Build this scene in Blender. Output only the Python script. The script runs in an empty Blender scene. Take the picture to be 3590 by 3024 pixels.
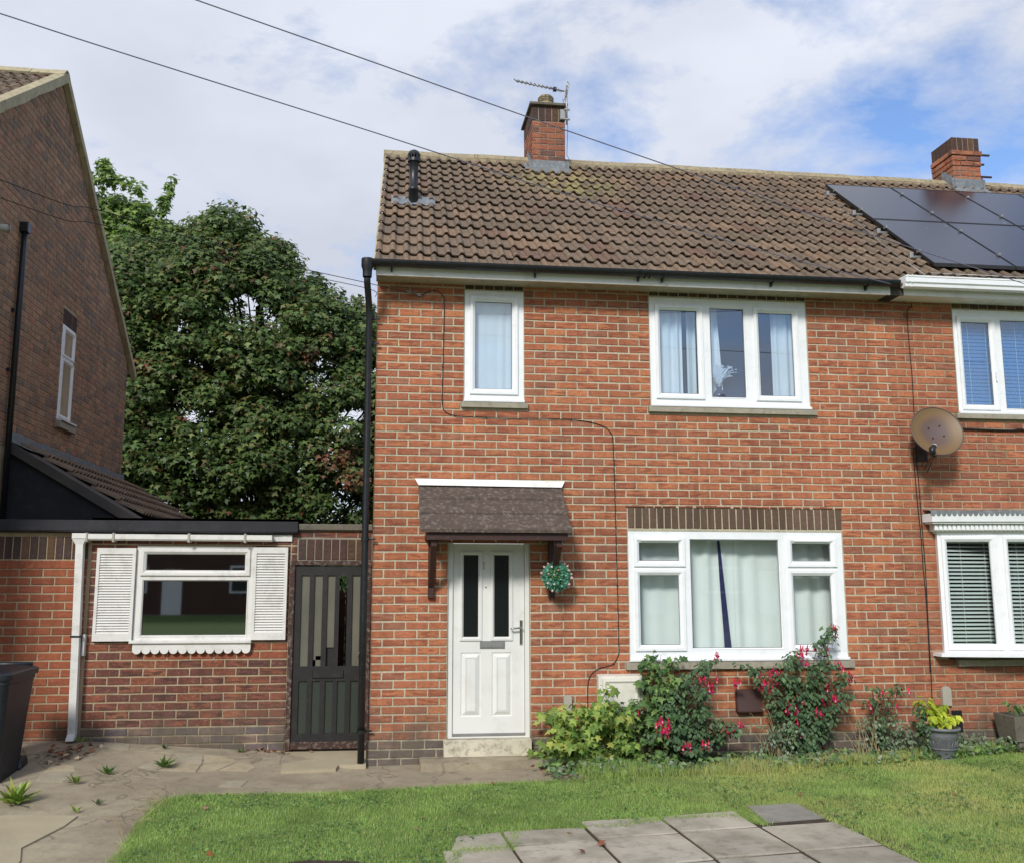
import bpy, math, random
import numpy as np
from mathutils import Vector, Matrix, Quaternion, noise
R = math.radians
rng = random.Random(7)
nr = np.random.RandomState(11)
S = bpy.context.scene
COL = S.collection

# ------------------------------------------------------------------ camera
cd = bpy.data.cameras.new('camera'); cam = bpy.data.objects.new('camera', cd); COL.objects.link(cam)
CR = ((0.99289409, -0.11898738, 0.00182519), (0.01959936, 0.14838093, -0.98873604), (0.11737629, 0.98174595, 0.14964862))
CP = (0.024204, -9.605478, 1.611426)
m = Matrix.Identity(4)
for i in range(3):
    m[i][0] = CR[0][i]; m[i][1] = -CR[1][i]; m[i][2] = -CR[2][i]; m[i][3] = CP[i]
cam.matrix_world = m
cd.sensor_width = 36; cd.lens = 3298.05 / 3590 * 36; cd.shift_x = (1795 - 1711.84) / 3590
cd.clip_start = .05; cd.clip_end = 3000
S.camera = cam

# ------------------------------------------------------------------ world, sun
W = bpy.data.worlds.new('World'); S.world = W; W.use_nodes = True
SUN_EL, SUN_AZ = 34, 205          # azimuth measured clockwise from +y (north)
wn = W.node_tree.nodes; wl = W.node_tree.links; wn.clear()
def wnode(t, **k):
    n = wn.new(t)
    for a, b in k.items(): setattr(n, a, b)
    return n
wo = wnode('ShaderNodeOutputWorld'); bg = wnode('ShaderNodeBackground')
sky = wnode('ShaderNodeTexSky', sky_type='NISHITA', sun_disc=False, sun_elevation=R(SUN_EL), sun_rotation=R(SUN_AZ))
sky.air_density = 1.0; sky.dust_density = .6; sky.ozone_density = 2.5
tc = wnode('ShaderNodeTexCoord')
mp = wnode('ShaderNodeMapping'); mp.inputs['Location'].default_value = (2.3, 1.1, .4); mp.inputs['Scale'].default_value = (1.0, 1.0, 1.9)
n1 = wnode('ShaderNodeTexNoise'); n1.inputs['Scale'].default_value = 5.2; n1.inputs['Detail'].default_value = 10; n1.inputs['Roughness'].default_value = .60; n1.inputs['Distortion'].default_value = .15
n2 = wnode('ShaderNodeTexNoise'); n2.inputs['Scale'].default_value = .9; n2.inputs['Detail'].default_value = 2
r1 = wnode('ShaderNodeValToRGB'); r1.color_ramp.elements[0].position = .36; r1.color_ramp.elements[1].position = .60
r1.color_ramp.elements[0].color = (0, 0, 0, 1)
r2 = wnode('ShaderNodeValToRGB')
r2.color_ramp.elements[0].position = .3; r2.color_ramp.elements[0].color = (5.0, 5.35, 6.2, 1)
r2.color_ramp.elements[1].position = .75; r2.color_ramp.elements[1].color = (6.9, 7.25, 8.1, 1)
n3 = wnode('ShaderNodeTexNoise'); n3.inputs['Scale'].default_value = 3.2; n3.inputs['Detail'].default_value = 6
# wide weather trend: the cloud sheet breaks up towards the east (+x)
sx = wnode('ShaderNodeSeparateXYZ'); ma = wnode('ShaderNodeMath', operation='MULTIPLY_ADD'); ma.inputs[1].default_value = -.20; ma.inputs[2].default_value = .105
ad = wnode('ShaderNodeMath', operation='ADD')
mx = wnode('ShaderNodeMix', data_type='RGBA')
wl.new(tc.outputs['Generated'], mp.inputs[0]); wl.new(mp.outputs[0], n1.inputs['Vector']); wl.new(mp.outputs[0], n3.inputs['Vector'])
wl.new(tc.outputs['Generated'], sx.inputs[0]); wl.new(sx.outputs['X'], ma.inputs[0])
wl.new(n1.outputs['Fac'], ad.inputs[0]); wl.new(ma.outputs[0], ad.inputs[1]); wl.new(ad.outputs[0], r1.inputs[0])
wl.new(n3.outputs['Fac'], r2.inputs[0])
wl.new(r1.outputs[0], mx.inputs['Factor']); gn = wnode('ShaderNodeMix', data_type='RGBA', blend_type='MULTIPLY'); gn.inputs['Factor'].default_value = 1; gn.inputs['B'].default_value = (1.35, 1.45, 1.65, 1); wl.new(sky.outputs[0], gn.inputs['A']); wl.new(gn.outputs['Result'], mx.inputs['A']); wl.new(r2.outputs[0], mx.inputs['B'])
wl.new(mx.outputs['Result'], bg.inputs[0]); wl.new(bg.outputs[0], wo.inputs[0])
bg.inputs[1].default_value = .10
sl = bpy.data.lights.new('sun', 'SUN'); sl.energy = 2.45; sl.angle = R(10); sl.color = (1, .97, .92)
so = bpy.data.objects.new('sun', sl); COL.objects.link(so); so.location = (0, -20, 20)
az, el = R(SUN_AZ), R(SUN_EL)
sd = Vector((math.sin(az) * math.cos(el), math.cos(az) * math.cos(el), math.sin(el)))
so.rotation_euler = sd.to_track_quat('Z', 'Y').to_euler()
S.view_settings.view_transform = 'Standard'; S.view_settings.look = 'None'
S.view_settings.exposure = 0.32; S.view_settings.gamma = 1; S.view_settings.use_curve_mapping = False
S.cycles.max_bounces = 6; S.cycles.transparent_max_bounces = 12
try: S.cycles.use_denoising = True
except Exception: pass

# ------------------------------------------------------------------ materials
def lin(c):
    if isinstance(c, str):
        c = [int(c[i:i + 2], 16) / 255 for i in (0, 2, 4)]
        c = [x / 12.92 if x <= .04045 else ((x + .055) / 1.055) ** 2.4 for x in c]
    return tuple(c) + (1,) if len(c) == 3 else tuple(c)
class NT:
    def __init__(s, name):
        s.m = bpy.data.materials.new(name); s.m.use_nodes = True
        s.t = s.m.node_tree; s.n = s.t.nodes; s.b = s.n['Principled BSDF']; s.out = s.n['Material Output']
    def new(s, t, ins=None, **k):
        n = s.n.new(t)
        for a, b in k.items(): setattr(n, a, b)
        for a, b in (ins or {}).items(): s.set(n, a, b)
        return n
    def set(s, n, i, v):
        i = n.inputs[i]
        if hasattr(v, 'is_output') or isinstance(v, bpy.types.NodeSocket): s.t.links.new(v, i)
        else: i.default_value = v
    def pos(s): return s.new('ShaderNodeNewGeometry').outputs['Position']
    def noise(s, scale, detail=3, vec=None, rough=.5, dist=0):
        n = s.new('ShaderNodeTexNoise', {'Scale': scale, 'Detail': detail, 'Roughness': rough, 'Distortion': dist})
        s.t.links.new(vec if vec is not None else s.pos(), n.inputs['Vector'])
        return n.outputs['Fac']
    def math(s, op, a, b=0., c=None, clamp=False):
        d = {0: a, 1: b}
        if c is not None: d[2] = c
        return s.new('ShaderNodeMath', d, operation=op, use_clamp=clamp).outputs[0]
    def ramp(s, f, stops, interp='LINEAR'):
        n = s.new('ShaderNodeValToRGB', {0: f}); cr = n.color_ramp; cr.interpolation = interp
        while len(cr.elements) < len(stops): cr.elements.new(.5)
        for e, (p, c) in zip(cr.elements, stops):
            e.position = p; e.color = lin(c) if not isinstance(c, (int, float)) else (c, c, c, 1)
        return n.outputs[0]
    def mix(s, f, a, b, mode='MIX'):
        n = s.new('ShaderNodeMix', data_type='RGBA', blend_type=mode)
        s.set(n, 'Factor', f)
        for k, v in (('A', a), ('B', b)): s.set(n, k, lin(v) if isinstance(v, (str, tuple, list)) else v)
        return n.outputs['Result']
    def vscale(s, vec, sc, add=None):
        n = s.new('ShaderNodeVectorMath', {0: vec, 1: sc}, operation='MULTIPLY').outputs[0]
        if add is not None: n = s.new('ShaderNodeVectorMath', {0: n, 1: add}, operation='ADD').outputs[0]
        return n
    def rand(s):
        g = s.new('ShaderNodeNewGeometry').outputs['Random Per Island']; o = s.new('ShaderNodeObjectInfo').outputs['Random']
        return s.math('FRACT', s.math('ADD', g, o))
    def bump(s, h, st=.3, d=.01):
        s.set(s.b, 'Normal', s.new('ShaderNodeBump', {'Height': h, 'Strength': st, 'Distance': d}).outputs[0])
    def fin(s, col=None, rough=.7, metal=0., spec=None):
        if col is not None: s.set(s.b, 'Base Color', lin(col) if isinstance(col, (str, tuple, list)) else col)
        s.set(s.b, 'Roughness', rough); s.set(s.b, 'Metallic', metal)
        if spec is not None: s.set(s.b, 'Specular IOR Level', spec)
        return s.m

def mat_brick(name, pal, streak='5a2a20', sk=.8, wear='b07a60', soot=.0, lift=1.0):
    t = NT(name); r = t.rand()
    n = len(pal); col = t.ramp(r, [((i + .0) / n, c) for i, c in enumerate(pal)], 'CONSTANT')
    r2 = t.math('FRACT', t.math('MULTIPLY', r, 37.17)); r3 = t.math('FRACT', t.math('MULTIPLY', r, 91.7))
    col = t.mix(1, col, t.ramp(r2, [(0, .84), (1, 1.12)]), 'MULTIPLY')
    uv = t.new('ShaderNodeUVMap').outputs[0]
    off = t.new('ShaderNodeCombineXYZ', {0: t.math('MULTIPLY', r, 50.), 1: t.math('MULTIPLY', r2, 50.), 2: 0.}).outputs[0]
    ns = t.noise(1, 3, t.vscale(uv, (7, 34, 1), off), .55, .4)
    mt_ = t.noise(1, 4, t.vscale(uv, (22, 40, 1), off), .65, .6)
    col = t.mix(t.ramp(mt_, [(.46, 0.), (.66, .5)]), col, streak); col = t.mix(t.ramp(mt_, [(.30, .35), (.44, 0.)]), col, wear)
    sm = t.ramp(ns, [(.49, 0.), (.57, 1.)])
    sm = t.math('MULTIPLY', sm, t.ramp(r3, [(.25, 0.), (.55, 1.)])); sm = t.math('MULTIPLY', sm, sk)
    col = t.mix(sm, col, streak)
    sp = t.noise(90, 3, None, .7); col = t.mix(t.ramp(sp, [(.60, 0.), (.72, .45)]), col, wear)
    ch = t.noise(38, 2, None, .6); col = t.mix(t.ramp(ch, [(.62, 0.), (.70, .55)]), col, streak)
    big = t.noise(.7, 3); col = t.mix(1, col, t.ramp(big, [(.3, .86), (.7, 1.1)]), 'MULTIPLY')
    col = t.mix(.10, col, '9a8a80')
    zz = t.new('ShaderNodeSeparateXYZ', {0: t.pos()}).outputs[2]
    gr = t.math('MULTIPLY', t.ramp(zz, [(0, .75), (.45, 0.)]), t.ramp(t.noise(3.5, 4, None, .65), [(.38, 0.), (.62, 1.)])); col = t.mix(gr, col, '5f574b')
    run = t.noise(1, 4, t.vscale(t.pos(), (9, 9, .7)), .6); col = t.mix(1, col, t.ramp(run, [(.30, .80), (.5, 1.), (.72, 1.07)]), 'MULTIPLY')
    if soot:
        col = t.mix(t.math('MULTIPLY', t.ramp(t.noise(1.4, 4), [(.42, 0.), (.65, 1.)]), soot), col, '2b2725')
    t.bump(t.math('ADD', t.noise(140, 4, None, .7), t.math('MULTIPLY', ns, .8)), .45, .004)
    return t.fin(col, .92, spec=.25)
def mat_mortar(name, a, b, bumpy=.6):
    t = NT(name); n = t.noise(2.2, 4); f = t.noise(70, 3)
    col = t.mix(t.ramp(n, [(.35, 0.), (.65, 1.)]), a, b); col = t.mix(t.ramp(f, [(.4, 0.), (.7, .35)]), col, '6e675c')
    zz = t.new('ShaderNodeSeparateXYZ', {0: t.pos()}).outputs[2]
    col = t.mix(t.math('MULTIPLY', t.ramp(zz, [(0, .8), (.5, 0.)]), t.ramp(t.noise(3.5, 4, None, .65), [(.34, 0.), (.6, 1.)])), col, '6b6455')
    col = t.mix(1, col, t.ramp(t.noise(1, 4, t.vscale(t.pos(), (9, 9, .7)), .6), [(.3, .82), (.5, 1.)]), 'MULTIPLY')
    t.bump(f, bumpy, .004); return t.fin(col, .95, spec=.2)
def mat_plain(name, c, rough=.5, var=.08, scale=3, bump=0, dirt=None, dk=.4, metal=0., spec=None):
    t = NT(name); n = t.noise(scale, 4)
    col = t.mix(1, c, t.ramp(n, [(.3, 1 - var), (.7, 1 + var)]), 'MULTIPLY')
    if dirt: col = t.mix(t.ramp(t.noise(scale * 2.7, 5, None, .65), [(.50, 0.), (.72, dk)]), col, dirt)
    if bump: t.bump(t.noise(scale * 25, 4), bump, .004)
    return t.fin(col, rough, metal, spec)
M = {}
M['mortar'] = mat_mortar('mortar', 'bcb39b', 'c8bca2')
M['mortar_tan'] = mat_mortar('tan_mortar', 'b8a68a', 'a59476')
M['mortar_grey'] = mat_mortar('grey_mortar', '8f887a', '9d9482')
M['brick'] = mat_brick('red_brick', ['b26a44', 'b87048', 'ac6544', 'b06846', 'bc764c', 'a86143', 'b46c46', '9b664c', 'b8704a', 'ae6746'], '85442e', .75, 'c89a78')
M['brick_r'] = mat_brick('right_red_brick', ['ae6745', 'b16a47', 'a86244', 'ad6645', 'b7704a', 'a35e42', 'b06848', '99634a'], '7e412c', .7, 'c49474')
M['brick_gable'] = mat_brick('plum_brick', ['a88367', '9f7b61', '98765e', 'ae8665', '8c7362', 'a27e62', 'a98263', '826e62', 'ac7a60'], '6f5a4c', .35, 'bb9c80')
M['brick_out'] = mat_brick('dark_red_brick', ['78412f', '6b392d', '854830', '5d342d', '733c2f', '7e4430', '64372f', '905538'], '40241f', .85, 'b08a74')
M['brick_orange'] = mat_brick('orange_brick', ['985030', '9c5432', '924b2e', '9a5032', '8b472c'], '783c24', .25, 'bb8262')
M['brick_blue'] = mat_brick('blue_brick', ['6b605a', '76675c', '60575a', '7a6356', '665a57', '836a5b'], '4f4543', .5, '8a8073')
M['brick_soldier'] = mat_brick('brown_brick', ['5c4638', '604a3b', '584234', '634c3d'], '4c392e', .2, '77604f')
M['brick_solder2'] = mat_brick('dark_lintel_brick', ['4a2f28', '3c2c2b', '5a3f24', '4c2c2a', '42302e', '5c4030'], '30201f', .5, '7a6350')
M['brick_chim'] = mat_brick('chimney_brick', ['b0694a', 'a66247', '8a5a48', 'b87352', '765048', 'ac6748'], '5a3c33', .7, 'a08060', soot=.25)
def mat_tile(name, lichen=True, yellow=None):
    t = NT(name); r = t.rand()
    col = t.ramp(r, [(0, '766658'), (.2, '7e6d5d'), (.38, '716354'), (.55, '84705e'), (.72, '7a6a5a'), (.86, '88715d'), (.95, '775f52')], 'CONSTANT')
    n = t.noise(1.1, 4); col = t.mix(t.ramp(n, [(.4, 0.), (.62, .25)]), col, '5c5248')
    col = t.mix(t.ramp(t.noise(14, 4, None, .65), [(.50, 0.), (.66, .55)]), col, '51483e')
    col = t.mix(t.ramp(t.noise(30, 3, None, .6), [(.64, 0.), (.70, .7)]), col, 'b5a68c')
    col = t.mix(t.ramp(t.noise(22, 3, t.vscale(t.pos(), (1, 1, 1), (9, 3, 1)), .6), [(.66, 0.), (.71, .9)]), col, '2c2723')
    if yellow:
        d = t.new('ShaderNodeVectorMath', {0: t.pos(), 1: yellow}, operation='DISTANCE').outputs['Value']
        f = t.math('MULTIPLY', t.ramp(t.math('DIVIDE', d, 1.0), [(.25, 1.), (.95, 0.)]), t.ramp(t.noise(5, 3), [(.40, 0.), (.62, .6)]))
        col = t.mix(f, col, 'a39c62')
    t.bump(t.noise(120, 4, None, .7), .5, .004)
    return t.fin(col, .93, spec=.2)
M['tile'] = mat_tile('roof_tile_concrete', True, (2.5, 2.5, 6.95))
M['tile_old'] = mat_tile('old_pantile')
M['ridge'] = mat_plain('ridge_mortar', '9b8e72', .95, .18, 6, .8, '4d4636', .8)
M['verge'] = mat_plain('verge_mortar', 'aa9f80', .95, .15, 5, .8, '5d5640', .6)
M['pvc'] = mat_plain('white_pvc', 'eceeef', .32, .02, 3, 0, 'bdbab0', .22)
M['pvc_old'] = mat_plain('aged_white_paint', 'dad8d2', .5, .05, 3, .15, '8d8778', .35)
M['fascia'] = mat_plain('fascia_white', 'eceae4', .45, .04, 2, 0, '8d8875', .35)
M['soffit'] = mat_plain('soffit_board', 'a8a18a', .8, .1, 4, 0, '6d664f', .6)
M['blackplastic'] = mat_plain('black_plastic', '191b1f', .38, .15, 8, 0, '46443e', .25)
M['lead'] = mat_plain('lead_flashing', '6f7478', .55, .2, 9, .5, 'a3a6a6', .5)
M['membrane'] = mat_plain('bitumen_felt', '26262a', .85, .25, 2.5, .5, '3d3b3a', .5)
M['membrane_l'] = mat_plain('weathered_felt', '4b4642', .9, .25, 2.5, .5, '5e564d', .5)
M['canopy'] = mat_plain('canopy_tile', '544740', .93, .12, 9, .8, '9a9080', .55)
M['stone'] = mat_plain('concrete_sill', '9a9382', .9, .12, 7, .5, '6f6957', .6)
M['coping'] = mat_plain('coping_stone', '6c665a', .95, .2, 7, .7, '45423a', .7)
M['doorwhite'] = mat_plain('door_white', 'e0dfda', .4, .03, 2.5, 0, 'b3b0a4', .25)
M['step'] = mat_plain('painted_step', 'c9c2ac', .85, .12, 6, .5, '7c745c', .8)
M['brownwood'] = mat_plain('brown_stained_wood', '3a201b', .5, .2, 9, .3, '5b4038', .4)
M['flakingwood'] = mat_plain('flaking_brown_paint', '3c241e', .7, .25, 10, .4, 'a39a88', .55)
M['gateblack'] = mat_plain('black_gate_paint', '1a1817', .6, .2, 6, .2, '3a3633', .4)
M['chrome'] = mat_plain('chrome', 'c8c8c6', .18, .03, 3, metal=1.)
M['greyplastic'] = mat_plain('grey_plastic', 'a7a294', .55, .06, 4)
M['brownplastic'] = mat_plain('brown_plastic', '46302c', .5, .06, 4)
M['creamplastic'] = mat_plain('cream_plastic', 'dedace', .5, .04, 3, 0, '9d9783', .3)
M['alu'] = mat_plain('dull_aluminium', '9a9a98', .45, .1, 8, metal=.6)
M['cable'] = mat_plain('black_cable', '16110f', .6)
M['wire'] = mat_plain('overhead_wire', '6c6a7a', .5)
M['rust'] = mat_plain('rusty_steel', '3b2a24', .8, .3, 20)
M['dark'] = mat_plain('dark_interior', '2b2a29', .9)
M['room_sky_tint'] = mat_plain('sky_tinted_room', '4a5468', .9)  # dark bluish reflection of the upper panes put into the room colour
M['room'] = mat_plain('room_wall', 'b5b3ad', .9)
M['curtain'] = mat_plain('white_curtain', 'eef0ee', .9, .04, 3)
M['netcurtain'] = mat_plain('net_curtain', 'e4eae6', .95, .05, 2)
M['navy'] = mat_plain('navy_curtain', '2c2d58', .9, .2, 20)
M['blind_sky_tint'] = mat_plain('sky_tinted_blind', '5f86b4', .45, .03, 3)  # blue sky reflection put into the slat colour
M['blind_white'] = mat_plain('white_blind', 'c9d3cd', .45, .03, 3)
M['feather'] = mat_plain('feather', 'f2f5fa', .9)
M['sky_curtain'] = mat_plain('gable_curtain', 'dce8f4', .9)
M['vase'] = mat_plain('dark_vase', '3a4256', .3)
M['binblue'] = mat_plain('bin_plastic', '101720', .42, .12, 6, 0, '39414c', .3)
M['pot'] = mat_plain('grey_glazed_pot', '6a6c70', .5, .12, 14, .3, '8f9193', .5)
M['stem'] = mat_plain('plant_stem', '4d3d27', .9)
M['bark'] = mat_plain('bark', '3c342a', .95, .3, 12, .6)
M['deadstalk'] = mat_plain('dead_stalk', '9b8a68', .9)
M['soil'] = mat_plain('bed_soil', '3a2f25', 1, .3, 12, 1.0, '6b5a45', .6)
def mat_leaf(name, pal, trans=.35, rough=.5):
    t = NT(name); r = t.rand()
    col = t.ramp(r, [(i / len(pal), c) for i, c in enumerate(pal)], 'CONSTANT')
    col = t.mix(1, col, t.ramp(t.math('FRACT', t.math('MULTIPLY', r, 53.3)), [(0, .72), (1, 1.25)]), 'MULTIPLY')
    t.fin(col, rough, spec=.35)
    tr = t.new('ShaderNodeBsdfTranslucent', {'Color': t.mix(1, col, (1.1, 1.25, .6), 'MULTIPLY')}).outputs[0]
    ms = t.new('ShaderNodeMixShader', {0: trans, 1: t.b.outputs[0], 2: tr})
    t.t.links.new(ms.outputs[0], t.out.inputs[0]); return t.m
M['leaf_tree'] = mat_leaf('sycamore_leaf', ['4c6434', '59703b', '445a30', '526934', '687c44', '4a6032', '566a35', '76844a', '43592f', '6f6640', '5c733d', '485e32', '70784a'], .3)
M['leaf_tree_red'] = mat_leaf('turning_leaf', ['85583c', '7a5e40', '8c6040', '6e6742', '7a5440', '687245'], .3)
M['leaf_tree2'] = mat_leaf('pale_tree_leaf', ['7a9450', '879c56', '6c874a', '95a862', '7c9050', '627c44'], .4)
M['leaf_lime'] = mat_leaf('lime_leaf', ['90aa52', '9eb65c', '7f9b4a', 'a9ba62', '739044', 'b4b860', '88a150', '66833f'], .4)
M['leaf_green'] = mat_leaf('mid_green_leaf', ['5f8048', '6a8a4c', '557546', '779656', '4c6a40', '88a05c'], .35)
M['leaf_dark'] = mat_leaf('fuchsia_leaf', ['486344', '526e48', '435a40', '5d7850', '4d6745', '688258'], .3)
M['leaf_grey'] = mat_leaf('rose_leaf', ['6e8266', '7b8e70', '62765c', '88987c', '58704e', '96a08a'], .3)
M['leaf_bright'] = mat_leaf('golden_leaf', ['bcc83c', 'cad246', 'acb93a', 'd2d658', '9cac3a'], .45)
M['leaf_fallen'] = mat_leaf('fallen_leaf', ['8b5a3c', '7a4a34', 'a8876a', '9c5d3a', 'b5a084', '6a4434'], .1)
M['petal_red'] = mat_leaf('red_petal', ['dc2448', 'c41c40', 'e8305a', 'd02258'], .3)
M['petal_pink'] = mat_leaf('pink_petal', ['c22c7c', 'd85c98', 'aa2470', 'f0b4cc'], .3)
M['leaf_teal'] = mat_leaf('teal_plastic_leaf', ['6aab97', '7fbfae', '549480', '9ad3c2', '6cb39a', '5a9c78', '4a8a70'], .15)
M['bud_pink'] = mat_leaf('pink_bud', ['e6cac6', 'efdcd8', 'dcb8b4'], .15)
t = NT('lawn_blade'); r_ = t.rand()
col = t.ramp(r_, [(0, '91b05a'), (.3, '9dba64'), (.5, '84a452'), (.65, 'a8c371'), (.82, '96b25e'), (.92, 'cec98f')], 'CONSTANT')
big = t.noise(.8, 4, t.vscale(t.pos(), (1, 1, 0)), .6)
sxn = t.new('ShaderNodeSeparateXYZ', {0: t.pos()})
dry = t.math('MULTIPLY', t.ramp(t.math('MULTIPLY_ADD', sxn.outputs[0], .2, t.math('MULTIPLY', sxn.outputs[1], .12)), [(.15, 0.), (.75, 1.)]), t.ramp(big, [(.38, 0.), (.60, 1.)]))  # blades turn paler yellow towards the right and the wall, in patches
col = t.mix(1, col, t.ramp(t.noise(2.3, 4, None, .6), [(.35, .70), (.65, 1.15)]), 'MULTIPLY')
col = t.mix(t.math('MULTIPLY', dry, .75), col, 'cfc97e')
col = t.mix(t.math('MULTIPLY', t.ramp(t.noise(3.1, 3), [(.55, 0.), (.7, 1.)]), t.math('MULTIPLY', dry, .5)), col, 'c4b88a')
t.fin(col, .55, spec=.3)
tr = t.new('ShaderNodeBsdfTranslucent', {'Color': col}).outputs[0]
ms = t.new('ShaderNodeMixShader', {0: .35, 1: t.b.outputs[0], 2: tr}); t.t.links.new(ms.outputs[0], t.out.inputs[0]); M['grass'] = t.m
M['ground_far'] = mat_plain('far_ground', '74756a', 1, .2, .3, .3, '6b7350', .5)
M['turf'] = mat_plain('turf', '5a7236', 1, .3, 5, 1., '6b6a3c', .5)
# concrete path: stained, cracked
t = NT('worn_concrete'); n = t.noise(1.2, 5, None, .6); f = t.noise(60, 4, None, .7); mdl = t.noise(7, 5, None, .65)
col = t.ramp(n, [(.3, '8b806d'), (.5, '9c907b'), (.68, 'aa9f86')])
col = t.mix(t.ramp(mdl, [(.45, 0.), (.7, .5)]), col, '746a5a'); col = t.mix(t.ramp(f, [(.5, 0.), (.75, .5)]), col, 'a89f8c')
col = t.mix(t.ramp(t.noise(150, 2), [(.62, 0.), (.7, .5)]), col, '4a443b')
wv = t.new('ShaderNodeVectorMath', {0: t.pos(), 1: t.new('ShaderNodeTexNoise', {'Scale': 3., 'Detail': 4., 'Vector': t.pos()}).outputs['Color']}, operation='ADD').outputs[0]
vo = t.new('ShaderNodeTexVoronoi', {'Scale': .42}, feature='DISTANCE_TO_EDGE'); t.t.links.new(wv, vo.inputs['Vector']); ck = t.ramp(vo.outputs['Distance'], [(.0, 1.), (.012, 0.)])
col = t.mix(t.math('MULTIPLY', ck, .45), col, '4d463b')
t.bump(t.math('SUBTRACT', t.math('ADD', f, t.math('MULTIPLY', mdl, 1.5)), t.math('MULTIPLY', ck, 1.)), .6, .006); M['path'] = t.fin(col, .95, spec=.2)
t = NT('pale_concrete'); n = t.noise(2.5, 5, None, .6); f = t.noise(90, 4, None, .7)
col = t.ramp(n, [(.3, 'a2967c'), (.7, 'b0a58b')]); col = t.mix(t.ramp(f, [(.5, 0.), (.75, .35)]), col, '8b8069')
t.bump(f, .3, .003); M['concrete_pale'] = t.fin(col, .92, spec=.2)
M['slab_dark'] = mat_plain('dark_slab', '8a867d', .93, .1, 4, .5, '716c62', .6)
M['concrete_och'] = mat_plain('ochre_stone', 'a89b80', .93, .12, 5, .6, '8b8068', .6)
M['opp_brick'] = mat_plain('distant_brick', '5a4338', .95, .15, 1.5)
M['path_l'] = mat_plain('lighter_concrete', 'a39a84', .95, .12, 6, .8, '7d735f', .6)
t = NT('paving_slab'); r_ = t.rand(); n = t.noise(3.5, 5, None, .6); f = t.noise(90, 4, None, .7)
col = t.ramp(r_, [(0, 'a29b8e'), (.3, 'aca597'), (.6, '9c9588'), (.8, 'b2aa9b')], 'CONSTANT')
col = t.mix(t.ramp(n, [(.40, 0.), (.60, .7)]), col, '857e6e')
col = t.mix(t.ramp(t.noise(11, 4, None, .7), [(.52, 0.), (.66, .5)]), col, '6f695c'); col = t.mix(t.ramp(t.noise(1.3, 3), [(.5, 0.), (.6, .4)]), col, 'c2b9a6'); col = t.mix(t.ramp(f, [(.5, 0.), (.75, .35)]), col, 'aaa393')
t.bump(f, .35, .003); M['slab'] = t.fin(col, .93, spec=.2)
def mat_glass(name, refl=.9, tint=(.93, .96, .96), base=.06):
    t = NT(name)
    fc = t.new('ShaderNodeLayerWeight', {'Blend': .5}).outputs['Facing']
    fac = t.math('MULTIPLY_ADD', t.math('POWER', fc, 4.), .8, base + .04 * refl, True)
    gl = t.new('ShaderNodeBsdfGlossy', {'Roughness': .02, 'Color': (1, 1, 1, 1)}).outputs[0]
    tp = t.new('ShaderNodeBsdfTransparent', {'Color': lin(tint)}).outputs[0]
    ms = t.new('ShaderNodeMixShader', {0: fac, 1: tp, 2: gl}); t.t.links.new(ms.outputs[0], t.out.inputs[0]); return t.m
M['glass_side'] = mat_glass('gable_window_glass', 1., (.93, .96, 1.), .05)
M['glass'] = mat_glass('window_glass', .6, (.95, .97, .97), .02)
M['glass_up'] = mat_glass('upper_window_glass', 1.0, (.88, .93, .97), .07)
t = NT('frosted_glass'); t.bump(t.noise(160, 2), .6, .004); M['frosted'] = t.fin('363d36', .25, spec=.6)
t = NT('reeded_glass'); t.bump(t.noise(1, 2, t.vscale(t.pos(), (160, 1, 6))), .6, .004); M['reeded'] = t.fin(t.mix(t.ramp(t.noise(2, 2), [(.3, 0.), (.7, 1.)]), '5e5d52', '706e60'), .35, spec=.5)
t = NT('dark_frosted'); t.bump(t.noise(90, 2), .3, .003); M['doorglass'] = t.fin('14191b', .16, spec=.6)
# solar panel: dark cells, fine bus lines
t = NT('solar_cells'); uv = t.new('ShaderNodeUVMap').outputs[0]; s_ = t.new('ShaderNodeSeparateXYZ', {0: uv})
ln = t.math('LESS_THAN', t.math('FRACT', t.math('MULTIPLY', s_.outputs[0], 36.)), .10)
ln2 = t.math('LESS_THAN', t.math('FRACT', t.math('MULTIPLY', s_.outputs[1], 10.)), .03)
col = t.mix(t.math('MULTIPLY', t.math('MAXIMUM', ln, ln2), .35), '2c2b33', '4b4a55')
col = t.mix(t.ramp(t.noise(9, 4, None, .7), [(.68, 0.), (.72, .6)]), col, '8a8a8c')
M['solar'] = t.fin(col, .20, spec=1.)
# dish: weathered brown fading to ochre rim
t = NT('weathered_dish'); uv = t.new('ShaderNodeUVMap').outputs[0]
d = t.new('ShaderNodeVectorMath', {0: uv}, operation='LENGTH').outputs['Value']
col = t.ramp(t.math('ADD', d, t.math('MULTIPLY', t.math('SUBTRACT', t.noise(6, 3), .5), .3)), [(.1, '5e4f4c'), (.45, '5f4b42'), (.75, '745a38'), (1., '6c5634')]); M['dish'] = t.fin(col, .45, spec=.4)

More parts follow.
